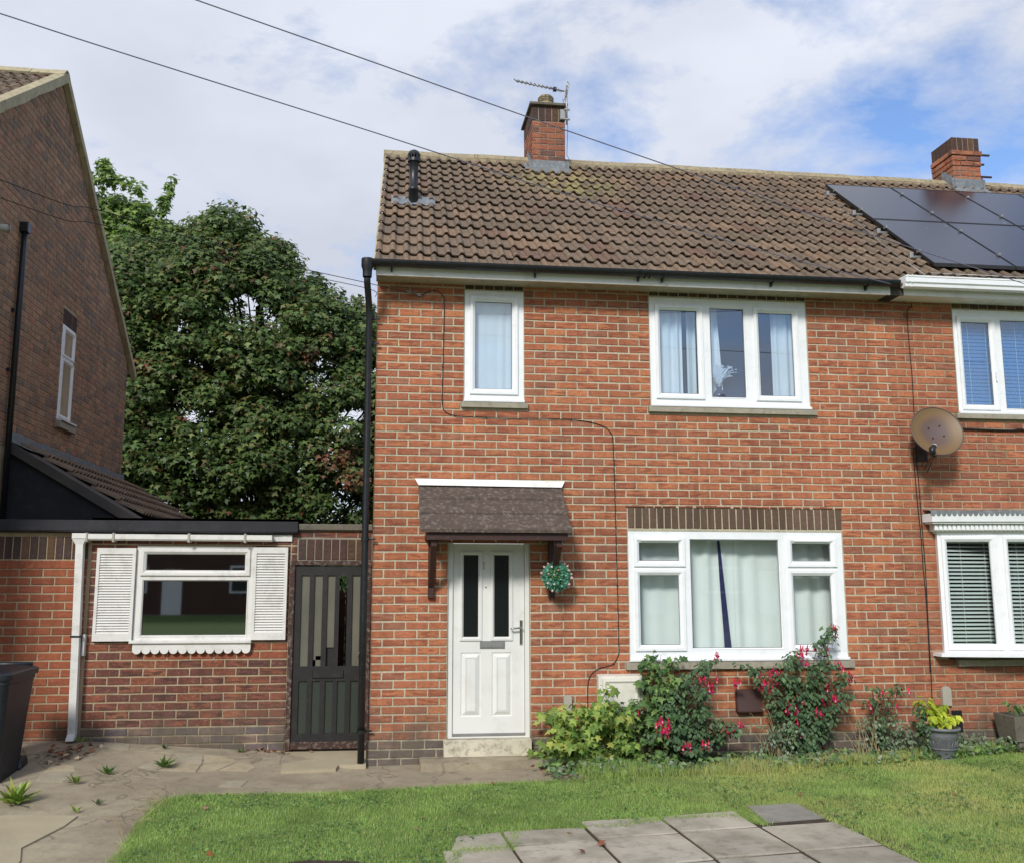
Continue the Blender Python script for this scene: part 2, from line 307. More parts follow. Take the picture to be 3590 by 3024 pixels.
# ------------------------------------------------------------------ mesh helpers
class MB:
    def __init__(s): s.v = []; s.f = []; s.uv = []; s.smooth = False
    def add(s, vs, fs, uvs=None):
        o = len(s.v); s.v += [tuple(p) for p in vs]; s.f += [tuple(i + o for i in f) for f in fs]
        s.uv += uvs if uvs else [[(0, 0)] * len(f) for f in fs]; return s
    def box(s, x0, x1, y0, y1, z0, z1, b=0):
        if b > 0:
            # bevelled on all the edges facing outwards (-y) and around
            xs, zs = (x0, x0 + b, x1 - b, x1), (z0, z0 + b, z1 - b, z1)
            ring = lambda xa, xb, za, zb, y: [(xa, y, za), (xb, y, za), (xb, y, zb), (xa, y, zb)]
            v = ring(x0, x1, z0, z1, y1) + ring(x0, x1, z0, z1, y0 + b) + ring(x0 + b, x1 - b, z0 + b, z1 - b, y0)
            f = []
            for k in (0, 4):
                for i in range(4):
                    j = (i + 1) % 4; f.append((k + i, k + j, k + 4 + j, k + 4 + i)[::-1])
            f.append((8, 9, 10, 11)); f.append((3, 2, 1, 0)); return s.add(v, f)
        v = [(x, y, z) for z in (z0, z1) for y in (y0, y1) for x in (x0, x1)]
        return s.add(v, [(0, 2, 3, 1), (4, 5, 7, 6), (0, 1, 5, 4), (2, 6, 7, 3), (0, 4, 6, 2), (1, 3, 7, 5)])
    def quad(s, *p): return s.add(p, [tuple(range(len(p)))], [[(0, 0), (1, 0), (1, 1), (0, 1)][:len(p)]] if len(p) == 4 else None)
    def prism(s, poly, d0, d1, axis='y'):
        n = len(poly)
        P = {'y': lambda a, b, d: (a, d, b), 'x': lambda a, b, d: (d, a, b), 'z': lambda a, b, d: (a, b, d)}[axis]
        v = [P(a, b, d0) for a, b in poly] + [P(a, b, d1) for a, b in poly]
        return s.add(v, [tuple(range(n)), tuple(range(2 * n - 1, n - 1, -1))] + [((i + 1) % n, i, n + i, n + (i + 1) % n) for i in range(n)])
    def tube(s, pts, r, n=8, cap=True):
        pts = [Vector(p) for p in pts]; rs = r if isinstance(r, (list, tuple)) else [r] * len(pts)
        up = None; v = []
        for i, p in enumerate(pts):
            t = (pts[min(i + 1, len(pts) - 1)] - pts[max(i - 1, 0)]).normalized()
            if up is None: up = t.orthogonal().normalized()
            up = (up - t * up.dot(t)).normalized(); w = t.cross(up)
            v += [p + (up * math.cos(a) + w * math.sin(a)) * rs[i] for a in [2 * math.pi * k / n for k in range(n)]]
        f = [(i * n + k, i * n + (k + 1) % n, (i + 1) * n + (k + 1) % n, (i + 1) * n + k) for i in range(len(pts) - 1) for k in range(n)]
        if cap: f += [tuple(range(n))[::-1], tuple((len(pts) - 1) * n + k for k in range(n))]
        return s.add(v, f)
    def lathe(s, prof, c, n=24, ax=None):
        c = Vector(c); v = []; q = Quaternion() if ax is None else Vector((0, 0, 1)).rotation_difference(Vector(ax))
        for r, z in prof:
            v += [c + q @ Vector((r * math.cos(a), r * math.sin(a), z)) for a in [2 * math.pi * k / n for k in range(n)]]
        return s.add(v, [(i * n + k, i * n + (k + 1) % n, (i + 1) * n + (k + 1) % n, (i + 1) * n + k) for i in range(len(prof) - 1) for k in range(n)])
    def ring(s, x0, x1, z0, z1, prof):
        """mitred frame: prof = [(inset, y)...] swept round the rectangle"""
        n = len(prof); v = []
        for i, y in prof: v += [(x0 + i, y, z0 + i), (x1 - i, y, z0 + i), (x1 - i, y, z1 - i), (x0 + i, y, z1 - i)]
        return s.add(v, [(k * 4 + a, k * 4 + (a + 1) % 4, (k + 1) * 4 + (a + 1) % 4, (k + 1) * 4 + a) for k in range(n - 1) for a in range(4)])
    def plate(s, x0, x1, z0, z1, holes, y0, y1):
        """slab with rectangular holes; y0 = front"""
        xs = sorted({x0, x1} | {min(max(h[k], x0), x1) for h in holes for k in (0, 1)}); zs = sorted({z0, z1} | {min(max(h[k], z0), z1) for h in holes for k in (2, 3)})
        for xa, xb in zip(xs, xs[1:]):
            for za, zb in zip(zs, zs[1:]):
                cx, cz = (xa + xb) / 2, (za + zb) / 2
                if any(h[0] < cx < h[1] and h[2] < cz < h[3] for h in holes): continue
                s.add([(xa, y0, za), (xb, y0, za), (xb, y0, zb), (xa, y0, zb)], [(0, 1, 2, 3)])
        for a, b, c, d in holes:
            s.add([(a, y0, c), (b, y0, c), (b, y0, d), (a, y0, d), (a, y1, c), (b, y1, c), (b, y1, d), (a, y1, d)], [(0, 4, 5, 1), (1, 5, 6, 2), (2, 6, 7, 3), (3, 7, 4, 0)])
        s.add([(x0, y0, z0), (x1, y0, z0), (x1, y0, z1), (x0, y0, z1), (x0, y1, z0), (x1, y1, z0), (x1, y1, z1), (x0, y1, z1)], [(0, 1, 5, 4), (1, 2, 6, 5), (2, 3, 7, 6), (3, 0, 4, 7)])
        return s
    def mesh(s, name, mat=None, mw=None):
        me = bpy.data.meshes.new(name)
        v = s.v if mw is None else [tuple(mw @ Vector(p)) for p in s.v]
        me.from_pydata(v, [], s.f)
        uvl = me.uv_layers.new(name='UVMap'); flat = [c for f in s.uv for p in f for c in p]
        if len(flat) == 2 * len(me.loops): uvl.data.foreach_set('uv', flat)
        if s.smooth: me.polygons.foreach_set('use_smooth', [True] * len(me.polygons))
        if mat: me.materials.append(mat if not isinstance(mat, str) else M[mat])
        return me
def wloc(o):
    v = Vector((0, 0, 0))
    while o is not None: v += o.location; o = o.parent
    return v
def put(name, me, parent=None, loc=(0, 0, 0), **k):
    o = bpy.data.objects.new(name, me); COL.objects.link(o)
    if parent is not None: o.parent = parent; o.location = Vector(loc) - wloc(parent)
    else: o.location = loc
    for a, b in k.items(): o[a] = b
    return o
def part(name, mb, mat, parent=None, **k): return put(name, mb.mesh(name, mat), parent, **k)
def thing(name, loc, label, cat, group=None):
    o = put(name, None, None, loc); o.empty_display_size = .1; o['label'] = label; o['category'] = cat
    if group: o['group'] = group
    return o
def solo(name, mb, mat, label, cat, group=None, base=None):
    me = mb.mesh(name, mat)
    if base is not None: me.transform(Matrix.Translation(-Vector(base)))
    o = put(name, me, None, base or (0, 0, 0)); o['label'] = label; o['category'] = cat
    if group: o['group'] = group
    return o
def smooth(mb): mb.smooth = True; return mb

# ------------------------------------------------------------------ brick laying
ZK = [0.0, 0.0816, 0.1628, 0.243, 0.3245, 0.4061, 0.4879, 0.5711, 0.6538, 0.7325, 0.8126, 0.8948, 0.9755, 1.0579, 1.1415, 1.2278, 1.3133, 1.4009, 1.4865, 1.5712, 1.6572, 1.7448, 1.8318, 1.9194, 2.0054, 2.0909, 2.1741, 2.2559, 2.3337, 2.4139, 2.4946, 2.5748, 2.6549, 2.7374, 2.8173, 2.8967, 2.9772, 3.0579, 3.1377, 3.2176, 3.2987, 3.3804, 3.4612, 3.5419, 3.6209, 3.7011, 3.7824, 3.866, 3.9489, 4.0301, 4.1126, 4.1942, 4.2772, 4.3607, 4.4444, 4.5265, 4.6067, 4.69]
BL, J = .2286, .0145
def brick_geo(w, h, rg, y0=0., d=.045, jit=.0022):
    """a brick centred on 0: slightly irregular face with a worn arris"""
    j = lambda a=jit: rg.uniform(-a, a)
    c = .004; a, b = w / 2, h / 2
    fr = [(-a + c + j(), y0 + j(.001), -b + c + j()), (a - c + j(), y0 + j(.001), -b + c + j()), (a - c + j(), y0 + j(.001), b - c + j()), (-a + c + j(), y0 + j(.001), b - c + j())]
    md = [(x * (1 + c / a) if True else x, y0 + .005, z * (1 + c / b)) for x, y, z in fr]
    bk = [(x, d, z) for x, y, z in md]
    fs = [(0, 1, 2, 3)]; 
    for k in (0, 4):
        for i in range(4): q = (i + 1) % 4; fs.append((k + i, k + 4 + i, k + 4 + q, k + q))
    v = fr + md + bk
    uv = [[(v[i][0], v[i][2]) for i in f] for f in fs]
    return v, fs, uv
def lay(x0, x1, z0, z1, holes, zk, half_odd=True, seg_reset=True, xg=0., bl=BL, clip=None, close=None):
    """stretcher bond; returns (xa, xb, za, zb). Courses restart at openings."""
    out = []
    for k in range(len(zk) - 1):
        za, zb = zk[k], zk[k + 1]
        if zb <= z0 + .01 or za >= z1 - .01: continue
        za2, zb2 = max(za, z0), min(zb, z1)
        if zb2 - za2 < .03: continue
        zc = (za2 + zb2) / 2
        a0, a1 = (x0, x1) if clip is None else clip(zc)
        if a1 - a0 < .05: continue
        cuts = sorted([(max(h[0], a0), min(h[1], a1)) for h in holes if h[2] < zc < h[3] and h[1] > a0 and h[0] < a1])
        segs = []; cur = a0
        for c, d in cuts:
            if c - cur > .03: segs.append((cur, c, cur > a0))
            cur = max(cur, d)
        if a1 - cur > .03: segs.append((cur, a1, cur > a0))
        for a, b, after in segs:
            half = (k % 2 == 1) == half_odd
            x = a if (after or clip is None) else xg + math.floor((a - xg) / bl) * bl - (bl / 2 if half else 0)
            first = True
            while x < b - .02:
                w = bl / 2 if (first and half and (after or clip is None)) else bl
                e = x + w
                if b - e < .06: e = b
                xa, xb = max(x, a), min(e, b)
                if xb - xa > .03: out.append((xa, xb, za2, zb2))
                x = e; first = False
    return out
def brick_wall(root, bricks, mats, mw, nind=300, seed=1, depth=.045, joint=J):
    """mats: function(brick) -> material key. The bricks that show largest become parts, the rest one stuff part."""
    rg = random.Random(seed); camv = Vector(CP)
    def score(b):
        c = mw @ Vector(((b[0] + b[1]) / 2, 0, (b[2] + b[3]) / 2)); return (c - camv).length / max(.3, (b[1] - b[0]) / BL)
    bricks = sorted(bricks, key=score); var = {}
    rl = wloc(root); rot = mw.to_3x3().to_4x4()
    for b in bricks[:nind]:
        mk = mats(b); w, h = b[1] - b[0] - joint, b[3] - b[2] - joint
        kind = 'f' if w > .16 else 'h'; sw = .2166 if kind == 'f' else .1023; vi = rg.randrange(7)
        key = (mk, kind, vi)
        if key not in var:
            q = MB(); q.add(*brick_geo(sw, .070, rg, 0., depth)); var[key] = q.mesh('brick', mk, rot)
        o = bpy.data.objects.new('brick', var[key]); COL.objects.link(o); o.parent = root
        c = mw @ Vector(((b[0] + b[1]) / 2, rg.uniform(-.0015, .0015), (b[2] + b[3]) / 2)); o.location = c - rl
        sc = Vector((w / sw, 1, h / .070)); rsc = mw.to_3x3() @ sc; o.scale = (abs(rsc.x), abs(rsc.y), abs(rsc.z))
    groups = {}
    for b in bricks[nind:]: groups.setdefault(mats(b), []).append(b)
    if groups:
        q = MB(); mi = []; keys = list(groups)
        for gi, (mk, bl_) in enumerate(groups.items()):
            for b in bl_:
                v, f, uv = brick_geo(b[1] - b[0] - joint, b[3] - b[2] - joint, rg, rg.uniform(-.0015, .0015), depth)
                cx, cz = (b[0] + b[1]) / 2, (b[2] + b[3]) / 2
                q.add([(x + cx, y, z + cz) for x, y, z in v], f, uv); mi += [gi] * len(f)
        me = q.mesh('further_bricks', None, mw)
        for k in keys: me.materials.append(M[k])
        me.polygons.foreach_set('material_index', mi); put('further_bricks', me, root, kind='stuff')
def soldiers(root, x0, x1, z0, z1, mk, mw, sp=.078, seed=3, parent=None, y=-.001):
    rg = random.Random(seed); n = max(1, round((x1 - x0) / sp)); sp = (x1 - x0) / n; par = parent or root
    rot = mw.to_3x3().to_4x4(); ms = []
    for k in range(4):
        q = MB(); q.add(*brick_geo(sp - .011, z1 - z0 - .01, rg, y, .045)); ms.append(q.mesh('brick', mk, rot))
    for i in range(n):
        put('brick', ms[rg.randrange(4)], par, mw @ Vector((x0 + (i + .5) * sp, 0, (z0 + z1) / 2)))
FAC = Matrix.Identity(4)
HALFPI = math.pi / 2
def wavy(x0, x1, z0, z1, y, amp=.02, fold=.09, rg=None, lean=0., tuck=0.):
    q = MB(); n = max(8, int((x1 - x0) / .012)); m_ = 6; ph = rng.random() * 6
    for j in range(m_ + 1):
        f = j / m_; z = z0 + (z1 - z0) * f
        for i in range(n + 1):
            u = i / n; x = x0 + (x1 - x0) * u + lean * (1 - f) + tuck * (1 - f) * (u - .5)
            q.v.append((x, y + amp * math.sin(ph + 6.283 * (x - x0) / fold + .6 * math.sin(5 * u + f)) * (.6 + .4 * math.sin(9 * u + 1)), z))
    for j in range(m_):
        for i in range(n): a = j * (n + 1) + i; q.f.append((a, a + 1, a + n + 2, a + n + 1)); q.uv.append([(0, 0)] * 4)
    return smooth(q)
def window(root, x0, x1, z0, z1, lights, y=.02, glass='glass', frame='pvc', mw=None, room=True, sash_in=.062, sill=None, name='window', depth=.065, roomd=.8):
    P = lambda n, mb, mt, par, **k: put(n, mb.mesh(n, mt, mw), par, **k)
    holes = [(a + .028, b - .028, c + .028, d - .028) if k[0] == 's' else (a, b, c, d) for a, b, c, d, k in lights]
    w = P(name, MB().plate(x0, x1, z0, z1, holes, y, y + depth), frame, root)
    for a, b, c, d, k in lights:
        if k[0] == 's':
            s = P('sash', MB().ring(a, b, c, d, [(0, y), (0, y - .016), (.004, y - .021), (sash_in * .5, y - .021), (sash_in * .56, y - .017), (sash_in - .006, y - .002), (sash_in, y + .008), (sash_in, y + .03)]), frame, w)
            g = (a + sash_in, b - sash_in, c + sash_in, d - sash_in)
        else:
            P('glazing_bead', MB().ring(a - .001, b + .001, c - .001, d + .001, [(0, y - .002), (.003, y - .004), (.014, y + .010), (.016, y + .03)]), frame, w); g = (a + .014, b - .014, c + .014, d - .014)
        P('pane', MB().box(g[0], g[1], y + .018, y + .024, g[2], g[3]), glass if 'f' not in k[1:] else k.split(':')[1], w)
        P('gasket', MB().ring(g[0], g[1], g[2], g[3], [(0, y + .012), (.0045, y + .0135)]), 'blackplastic', w)
        if 'v' in k: # trickle vent
            zc = d - sash_in * .52 if k[0] == 's' else d - .02
            P('trickle_vent', MB().box(a + .075, b - .075, y - .034, y - .02, zc - .009, zc + .011, .004), frame, w)
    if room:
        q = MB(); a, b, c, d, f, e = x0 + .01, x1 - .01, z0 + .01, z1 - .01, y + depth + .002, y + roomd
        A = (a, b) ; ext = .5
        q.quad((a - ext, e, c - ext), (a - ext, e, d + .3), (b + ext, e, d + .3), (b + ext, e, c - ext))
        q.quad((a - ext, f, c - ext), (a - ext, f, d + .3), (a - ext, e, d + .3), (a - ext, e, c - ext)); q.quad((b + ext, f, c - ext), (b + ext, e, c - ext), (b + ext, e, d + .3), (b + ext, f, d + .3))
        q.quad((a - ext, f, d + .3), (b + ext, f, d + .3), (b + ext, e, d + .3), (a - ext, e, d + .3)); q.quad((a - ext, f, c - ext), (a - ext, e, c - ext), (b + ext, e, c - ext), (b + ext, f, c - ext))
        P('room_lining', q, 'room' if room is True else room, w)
    return w
def sill_stone(root, x0, x1, z0, z1, y=-.045, mat='stone', mw=None):
    q = MB(); q.add([(x0, .03, z0), (x1, .03, z0), (x1, y, z0), (x0, y, z0), (x0, .03, z1), (x1, .03, z1), (x1, y + .004, z1 - .012), (x0, y + .004, z1 - .012)],
        [(0, 1, 2, 3), (7, 6, 5, 4), (3, 2, 6, 7), (0, 3, 7, 4), (2, 1, 5, 6)])
    return put('window_sill', q.mesh('window_sill', mat, mw), root)

# ------------------------------------------------------------------ ground
def gz(x, y):
    s = lambda t: max(0, min(1, t)) ** 2 * (3 - 2 * max(0, min(1, t)))
    z = -.235
    z += .15 * s((-x - .3) / 2.8) * s((y + 2.6) / 3.0)                     # path rises to the left-hand wall
    z += .06 * s((y + .5) / .7) * s((-x) / .5)
    z += .05 * s((x - 5) / 2.5) + .012 * math.sin(x * 1.3 + y * .9)
    return z
def sheet(poly_test, x0, x1, y0, y1, st, dz, zf=gz):
    q = MB(); nx, ny = int((x1 - x0) / st) + 1, int((y1 - y0) / st) + 1; idx = {}
    def vid(i, j):
        if (i, j) not in idx:
            x, y = x0 + i * st, y0 + j * st; idx[(i, j)] = len(q.v); q.v.append((x, y, zf(x, y) + dz))
        return idx[(i, j)]
    for i in range(nx):
        for j in range(ny):
            if poly_test(x0 + (i + .5) * st, y0 + (j + .5) * st): q.f.append((vid(i, j), vid(i + 1, j), vid(i + 1, j + 1), vid(i, j + 1))); q.uv.append([(0, 0)] * 4)
    return smooth(q)
def inpoly(x, y, P):
    c = False; n = len(P)
    for i in range(n):
        (xa, ya), (xb, yb) = P[i], P[i - 1]
        if (ya > y) != (yb > y) and x < (xb - xa) * (y - ya) / (yb - ya) + xa: c = not c
    return c
LAWN = [(-1.45, -9), (-1.50, -3.9), (-1.56, -3.0), (-1.64, -2.0), (-1.62, -1.45), (-1.45, -1.28), (-.9, -1.2), (0, -1.14), (.46, -1.10), (1.2, -1.05), (1.93, -1.02), (2.02, -.98), (2.6, -.92), (3.33, -.86), (4.2, -.68), (4.97, -.52), (5.8, -.36), (6.72, -.27), (9, -.2), (12, -.2), (12, -9)]
q = MB(); n = 60
for i in range(n + 1):
    for j in range(n + 1):
        x = -300 + 600 * ((i / n) * 2 - 1) ** 3 / 1 if False else ((i / n) * 2 - 1) ** 3 * 400; y = ((j / n) * 2 - 1) ** 3 * 400
        q.v.append((x, y, gz(x, y) - .05 if abs(x) < 14 and abs(y) < 14 else -.30))
for i in range(n):
    for j in range(n): a = i * (n + 1) + j; q.f.append((a, a + n + 1, a + n + 2, a + 1)); q.uv.append([(0, 0)] * 4)
part('ground', q, 'ground_far', None, kind='structure')
part('concrete_path', sheet(lambda x, y: (x < 2.1 and y > -1.5 and not (x > 1.62 and y > -.35)) or x < -1.3, -6.5, 2.2, -9, .62, .12, .0), 'path', None, kind='structure')
lawn_t = lambda x, y: inpoly(x, y, LAWN)
part('lawn', sheet(lawn_t, -1.8, 12, -8, 0, .06, .022), 'turf', None, kind='structure')
def bed_t(x, y): return x > 1.64 + max(0, -y - .42) * 1.3 and not lawn_t(x, y) and y < .02 and y > -1.1 and (y > -.75 - .3 * (x < 2.2) or x > 2)
part('flower_bed', sheet(lambda x, y: bed_t(x, y), 1.5, 11.5, -1.1, .0, .06, .03, lambda x, y: gz(x, y) + .02 * math.sin(9 * x) * math.sin(7 * y)), 'soil', None, kind='structure')
part('grass_verge', MB().quad((-30, -34, -.27), (30, -34, -.27), (30, -13, -.27), (-30, -13, -.27)), 'turf', None, kind='structure')
flat_soil = sheet(lambda x, y: ((x + .25) / .26) ** 2 + ((y + 3.22) / .10) ** 2 < 1 + .3 * math.sin(9 * x), -.7, .2, -3.5, -3.0, .02, .026)
part('bare_soil_patch', flat_soil, 'soil', None, kind='structure')
# paving slabs laid in the lawn (2 ft square, thin joints, slightly rocked), as parts of the patio
patio = put('slab_patio', sheet(lambda x, y: inpoly(x, y, [(.45, -3.6), (.62, -2.98), (1.35, -2.6), (3.0, -2.55), (3.1, -2.1), (3.5, -2.1), (3.65, -3.3), (3.2, -4.6), (.5, -4.6)]), .3, 3.8, -4.8, -2, .08, .024).mesh('slab_patio', 'soil'), None, kind='structure')
dx, dy = Vector((.993, .118)), Vector((-.05, .999)); dx.normalize(); dy.normalize()
O = Vector((.985, -2.93)); slabs = []
for i in range(-1, 4):
    for j in range(-3, 2):
        slabs.append((i, j))
skip = {(-1, 1), (0, 1), (1, 1), (-1, -3), (3, 1), (3, -3), (3, 0)}
rg = random.Random(5); A = .622
for i, j in slabs:
    if (i, j) in skip: continue
    h0 = .61; w0 = .61
    if j == 0: h0 = (.34, .34, .46, .43, .3)[i + 1]
    if (i, j) == (2, 1): continue
    p = O + dx * (i * A) + dy * (j * A)
    if (i, j) == (-1, 0): p = p + dx * .0; 
    xs = .009; bz = gz(p.x + .3, p.y + .3) + .034
    c = [p + dx * xs + dy * xs, p + dx * w0 + dy * xs, p + dx * w0 + dy * h0, p + dx * xs + dy * h0]
    if (i, j) == (-1, 0): c[0] = c[0] + dx * .2; c[3] = c[3] + dx * .28
    if (i, j) == (-1, -1): c[0] = c[0] + dx * .12; c[3] = c[3] + dx * .14
    tl = [bz + rg.uniform(-.004, .004) for _ in range(4)]; b = .008; cc = sum(c, Vector((0, 0))) / 4
    v = [(a.x, a.y, z - .04) for a, z in zip(c, tl)] + [(a.x, a.y, z - b) for a, z in zip(c, tl)] + [(*(a + (cc - a).normalized() * b), z) for a, z in zip(c, tl)]
    f = [(8, 9, 10, 11)] + [(k + s, k + (s + 1) % 4, k + 4 + (s + 1) % 4, k + 4 + s) for k in (0, 4) for s in range(4)]
    q = MB().add(v, f); part('paving_slab', q, 'slab', patio)
# odd dark slab beyond the joint
q = MB(); c = [(2.93, -2.62), (3.42, -2.53), (3.40, -2.08), (2.98, -2.13)]; z = gz(3.2, -2.4) + .034
q.prism(c, z - .04, z, 'z'); q2 = q; me = q.mesh('paving_slab', 'slab_dark'); put('paving_slab', me, patio)
# paler concrete apron at the bottom left, gate slab, left pad
def flat(poly, h, mat, name, parent=None, zf=gz, dz=.012, **k):
    q = MB(); n = len(poly); top = [(x, y, zf(x, y) + dz) for x, y in poly]; b = [(x, y, zf(x, y) + dz - h) for x, y in poly]
    q.add(top + b, [tuple(range(n))] + [(i, n + i, n + (i + 1) % n, (i + 1) % n) for i in range(n)]); return part(name, q, mat, parent, **k)
flat([(-5, -6), (-2.12, -6), (-2.16, -3.4), (-2.2, -2.9), (-2.3, -2.6), (-2.18, -2.1), (-2.16, -1.84), (-2.7, -1.8), (-5, -1.75)], .02, 'concrete_pale', 'pale_concrete_apron', None, kind='structure')
rg = random.Random(9)
# crazy paving fragments on the path near the side building
pav = put('crazy_paving', flat([(-2.8, .40), (-2.7, .1), (-.9, .1), (-.85, .42)], .01, 'path', 'crazy_paving', None, dz=.006).data, None, kind='structure')
bpy.data.objects.remove([o for o in COL.objects if o.name.startswith('crazy_paving') and o is not pav][0])
NX, NY = 8, 5; PTS = {}
for i in range(NX + 1):
    for j in range(NY + 1):
        PTS[(i, j)] = (-2.82 + 2.0 * i / NX + (rg.uniform(-.09, .09) if 0 < i < NX else rg.uniform(-.02, .02)), .41 - 1.25 * j / NY + (rg.uniform(-.07, .07) if j else 0) - (.12 * math.sin(i) if j == NY else 0))
for i in range(NX):
    for j in range(NY):
        if rg.random() < .12 + .12 * j: continue
        c = [PTS[(i, j)], PTS[(i, j + 1)], PTS[(i + 1, j + 1)], PTS[(i + 1, j)]]; cx, cy = sum(p[0] for p in c) / 4, sum(p[1] for p in c) / 4
        if cx > -.86: continue
        k = rg.uniform(.90, .97); poly = [(cx + (x - cx) * k, cy + (y - cy) * k) for x, y in c]
        if rg.random() < .4: e = rg.randrange(4); x, y = poly[e]; poly[e:e + 1] = [(x + (poly[e - 1][0] - x) * .25, y + (poly[e - 1][1] - y) * .25), (x + (poly[(e + 1) % 4][0] - x) * .25, y + (poly[(e + 1) % 4][1] - y) * .25)]
        flat(poly, .012, rg.choice(['path_l', 'path', 'path_l', 'path', 'concrete_och']), 'paving_stone', pav, dz=.003 + rg.random() * .004)
flat([(-.83, .44), (-.80, -.32), (-.30, -.26), (-.28, -.12), (-.02, -.14), (-.02, .44)], .1, 'concrete_pale', 'gate_threshold_slab', None, lambda x, y: -.165 - .05 * max(0, -(y - .44)), .0, kind='structure')
flat([(-4.4, .44), (-2.93, .44), (-2.90, .2), (-3.02, -.24), (-4.4, -.3)], .16, 'concrete_pale', 'raised_concrete_pad', None, lambda x, y: -.085, 0, kind='structure')

# ------------------------------------------------------------------ main house
XL, XP, XR = 0.0, 5.66, 11.6
EY, EZ, RS, RY = -.30, 4.72, .784, 3.40
zr = lambda y: EZ + RS * (y - EY)
house = thing('brick_house', (2.8, 0, -.24), 'orange-red brick semi-detached house with white front door and brown tiled roof', 'house', 'brick houses in the row')
H_W1 = (.918, 1.549, 3.388, 4.66); H_W2 = (2.924, 4.708, 3.386, 4.66); H_LV = (2.638, 4.992, .735, 2.31); H_DR = (.764, 1.603, -.02, 1.962)
sills = [(.885, 1.585, 3.315, 3.39), (2.885, 4.762, 3.313, 3.39), (2.587, 5.036, .653, .737)]
holes = [H_W1, H_W2, H_LV, H_DR] + sills
front = MB().plate(XL + .004, XP, -.45, 4.70, [H_W1[:3] + (4.585,), H_W2[:3] + (4.585,), H_LV[:2] + (.73, 2.062), H_DR], .0075, .16)
part('wall_mortar', front, 'mortar', house)
part('flank_mortar', MB().add([(.008, .0075, -.45), (.008, 6.8, -.45), (.008, 6.8, 4.7), (.008, RY, zr(RY) - .14), (.008, .0075, 4.7)], [(4, 3, 2, 1, 0)]), 'mortar', house)
H3 = (6.442, 8.22, 3.387, 4.66); HB = (6.07, 8.6, .72, 2.12)
alls = lay(XL, XR, 0, 4.66, holes + [H3, HB, (6.39, 8.27, 3.318, 3.39), (6.20, 8.5, .66, .735)], ZK, True)
br = [b for b in alls if (b[0] + b[1]) / 2 < XP]; br2 = [b for b in alls if (b[0] + b[1]) / 2 >= XP]
# two bats of soldiers missing: bricks of the upper window lintel are darker
brick_wall(house, br, lambda b: 'brick', FAC, 300, 3)
zp = [-.42, -.335, -.252, -.168, -.085, 0.0]
pl = lay(-.026, XP, -.42, 0, [(.735, 1.585, -.155, .02), (.50, 3.0, -.5, -.155)], zp, False)
q = MB(); rg = random.Random(4)
ms = []
for k in range(5): a = MB(); a.add(*brick_geo(.2166, .072, rg, -.012, .04)); ms.append(a.mesh('brick', 'brick_blue'))
for b in pl:
    if b[3] < -.26 and b[0] > 1.6: continue
    o = put('brick', ms[rg.randrange(5)], house, ((b[0] + b[1]) / 2, 0, (b[2] + b[3]) / 2)); o.scale = ((b[1] - b[0] - J) / .2166, 1, (b[3] - b[2] - J) / .072)
part('plinth_mortar', MB().box(-.022, XP, -.004, .05, -.45, -.002), 'mortar', house)
# flank wall bricks (seen from a step to the left)
mwF = Matrix.Translation((0, 0, 0)) @ Matrix.Rotation(-HALFPI, 4, 'Z')
fb = lay(-6.7, -.0, 0, 4.66, [], ZK, False)
brick_wall(house, [b for b in fb], lambda b: 'brick', mwF, 0, 8)
soldiers(house, 2.640, 5.003, 2.085, 2.312, 'brick_soldier', FAC)
soldiers(house, .918, 1.549, 4.592, 4.70, 'brick_solder2', FAC, .11)
soldiers(house, 2.924, 4.708, 4.597, 4.70, 'brick_solder2', FAC, .11)
q = MB()
x = 2.62
while x < 5.02: # the damp tray edge crumbling out over the lintel
    q.box(x, x + .07, -.010, .02, 2.312, 2.326 + rng.uniform(-.003, .006)); x += .085 + rng.uniform(-.02, .03)
part('tray_edge', q, 'brick_orange', house)
for sx0, sx1, sz0, sz1 in [(.888, 1.585, 3.320, 3.386), (2.887, 4.762, 3.318, 3.383), (2.587, 5.036, .655, .733)]: sill_stone(house, sx0, sx1, sz0, sz1)
# windows
window(house, .922, 1.549, 3.395, 4.587, [(.975, 1.488, 3.465, 4.530, 'sv')], glass='glass_up', y=.012)
w = window(house, 2.928, 4.706, 3.392, 4.588, [(2.985, 3.522, 3.467, 4.512, 'sv'), (3.600, 4.006, 3.488, 4.500, 'fixed'), (4.100, 4.612, 3.467, 4.515, 'sv')], glass='glass_up', y=.012, room='room_sky_tint')
window(house, 2.642, 4.990, .745, 2.060, [(2.700, 3.250, 1.692, 2.000, 'sv'), (2.700, 3.240, .834, 1.664, 's'), (3.300, 4.290, .846, 1.985, 'fixed'), (4.370, 4.918, 1.692, 2.000, 'sv'), (4.366, 4.905, .826, 1.660, 's')], y=.012)
for a, b, z in [(.915, 1.556, 3.392), (2.920, 4.716, 3.390), (2.632, 4.998, .742)]: part('drip_sill', MB().box(a, b, -.03, .02, z - .012, z + .018, .006), 'pvc', house)
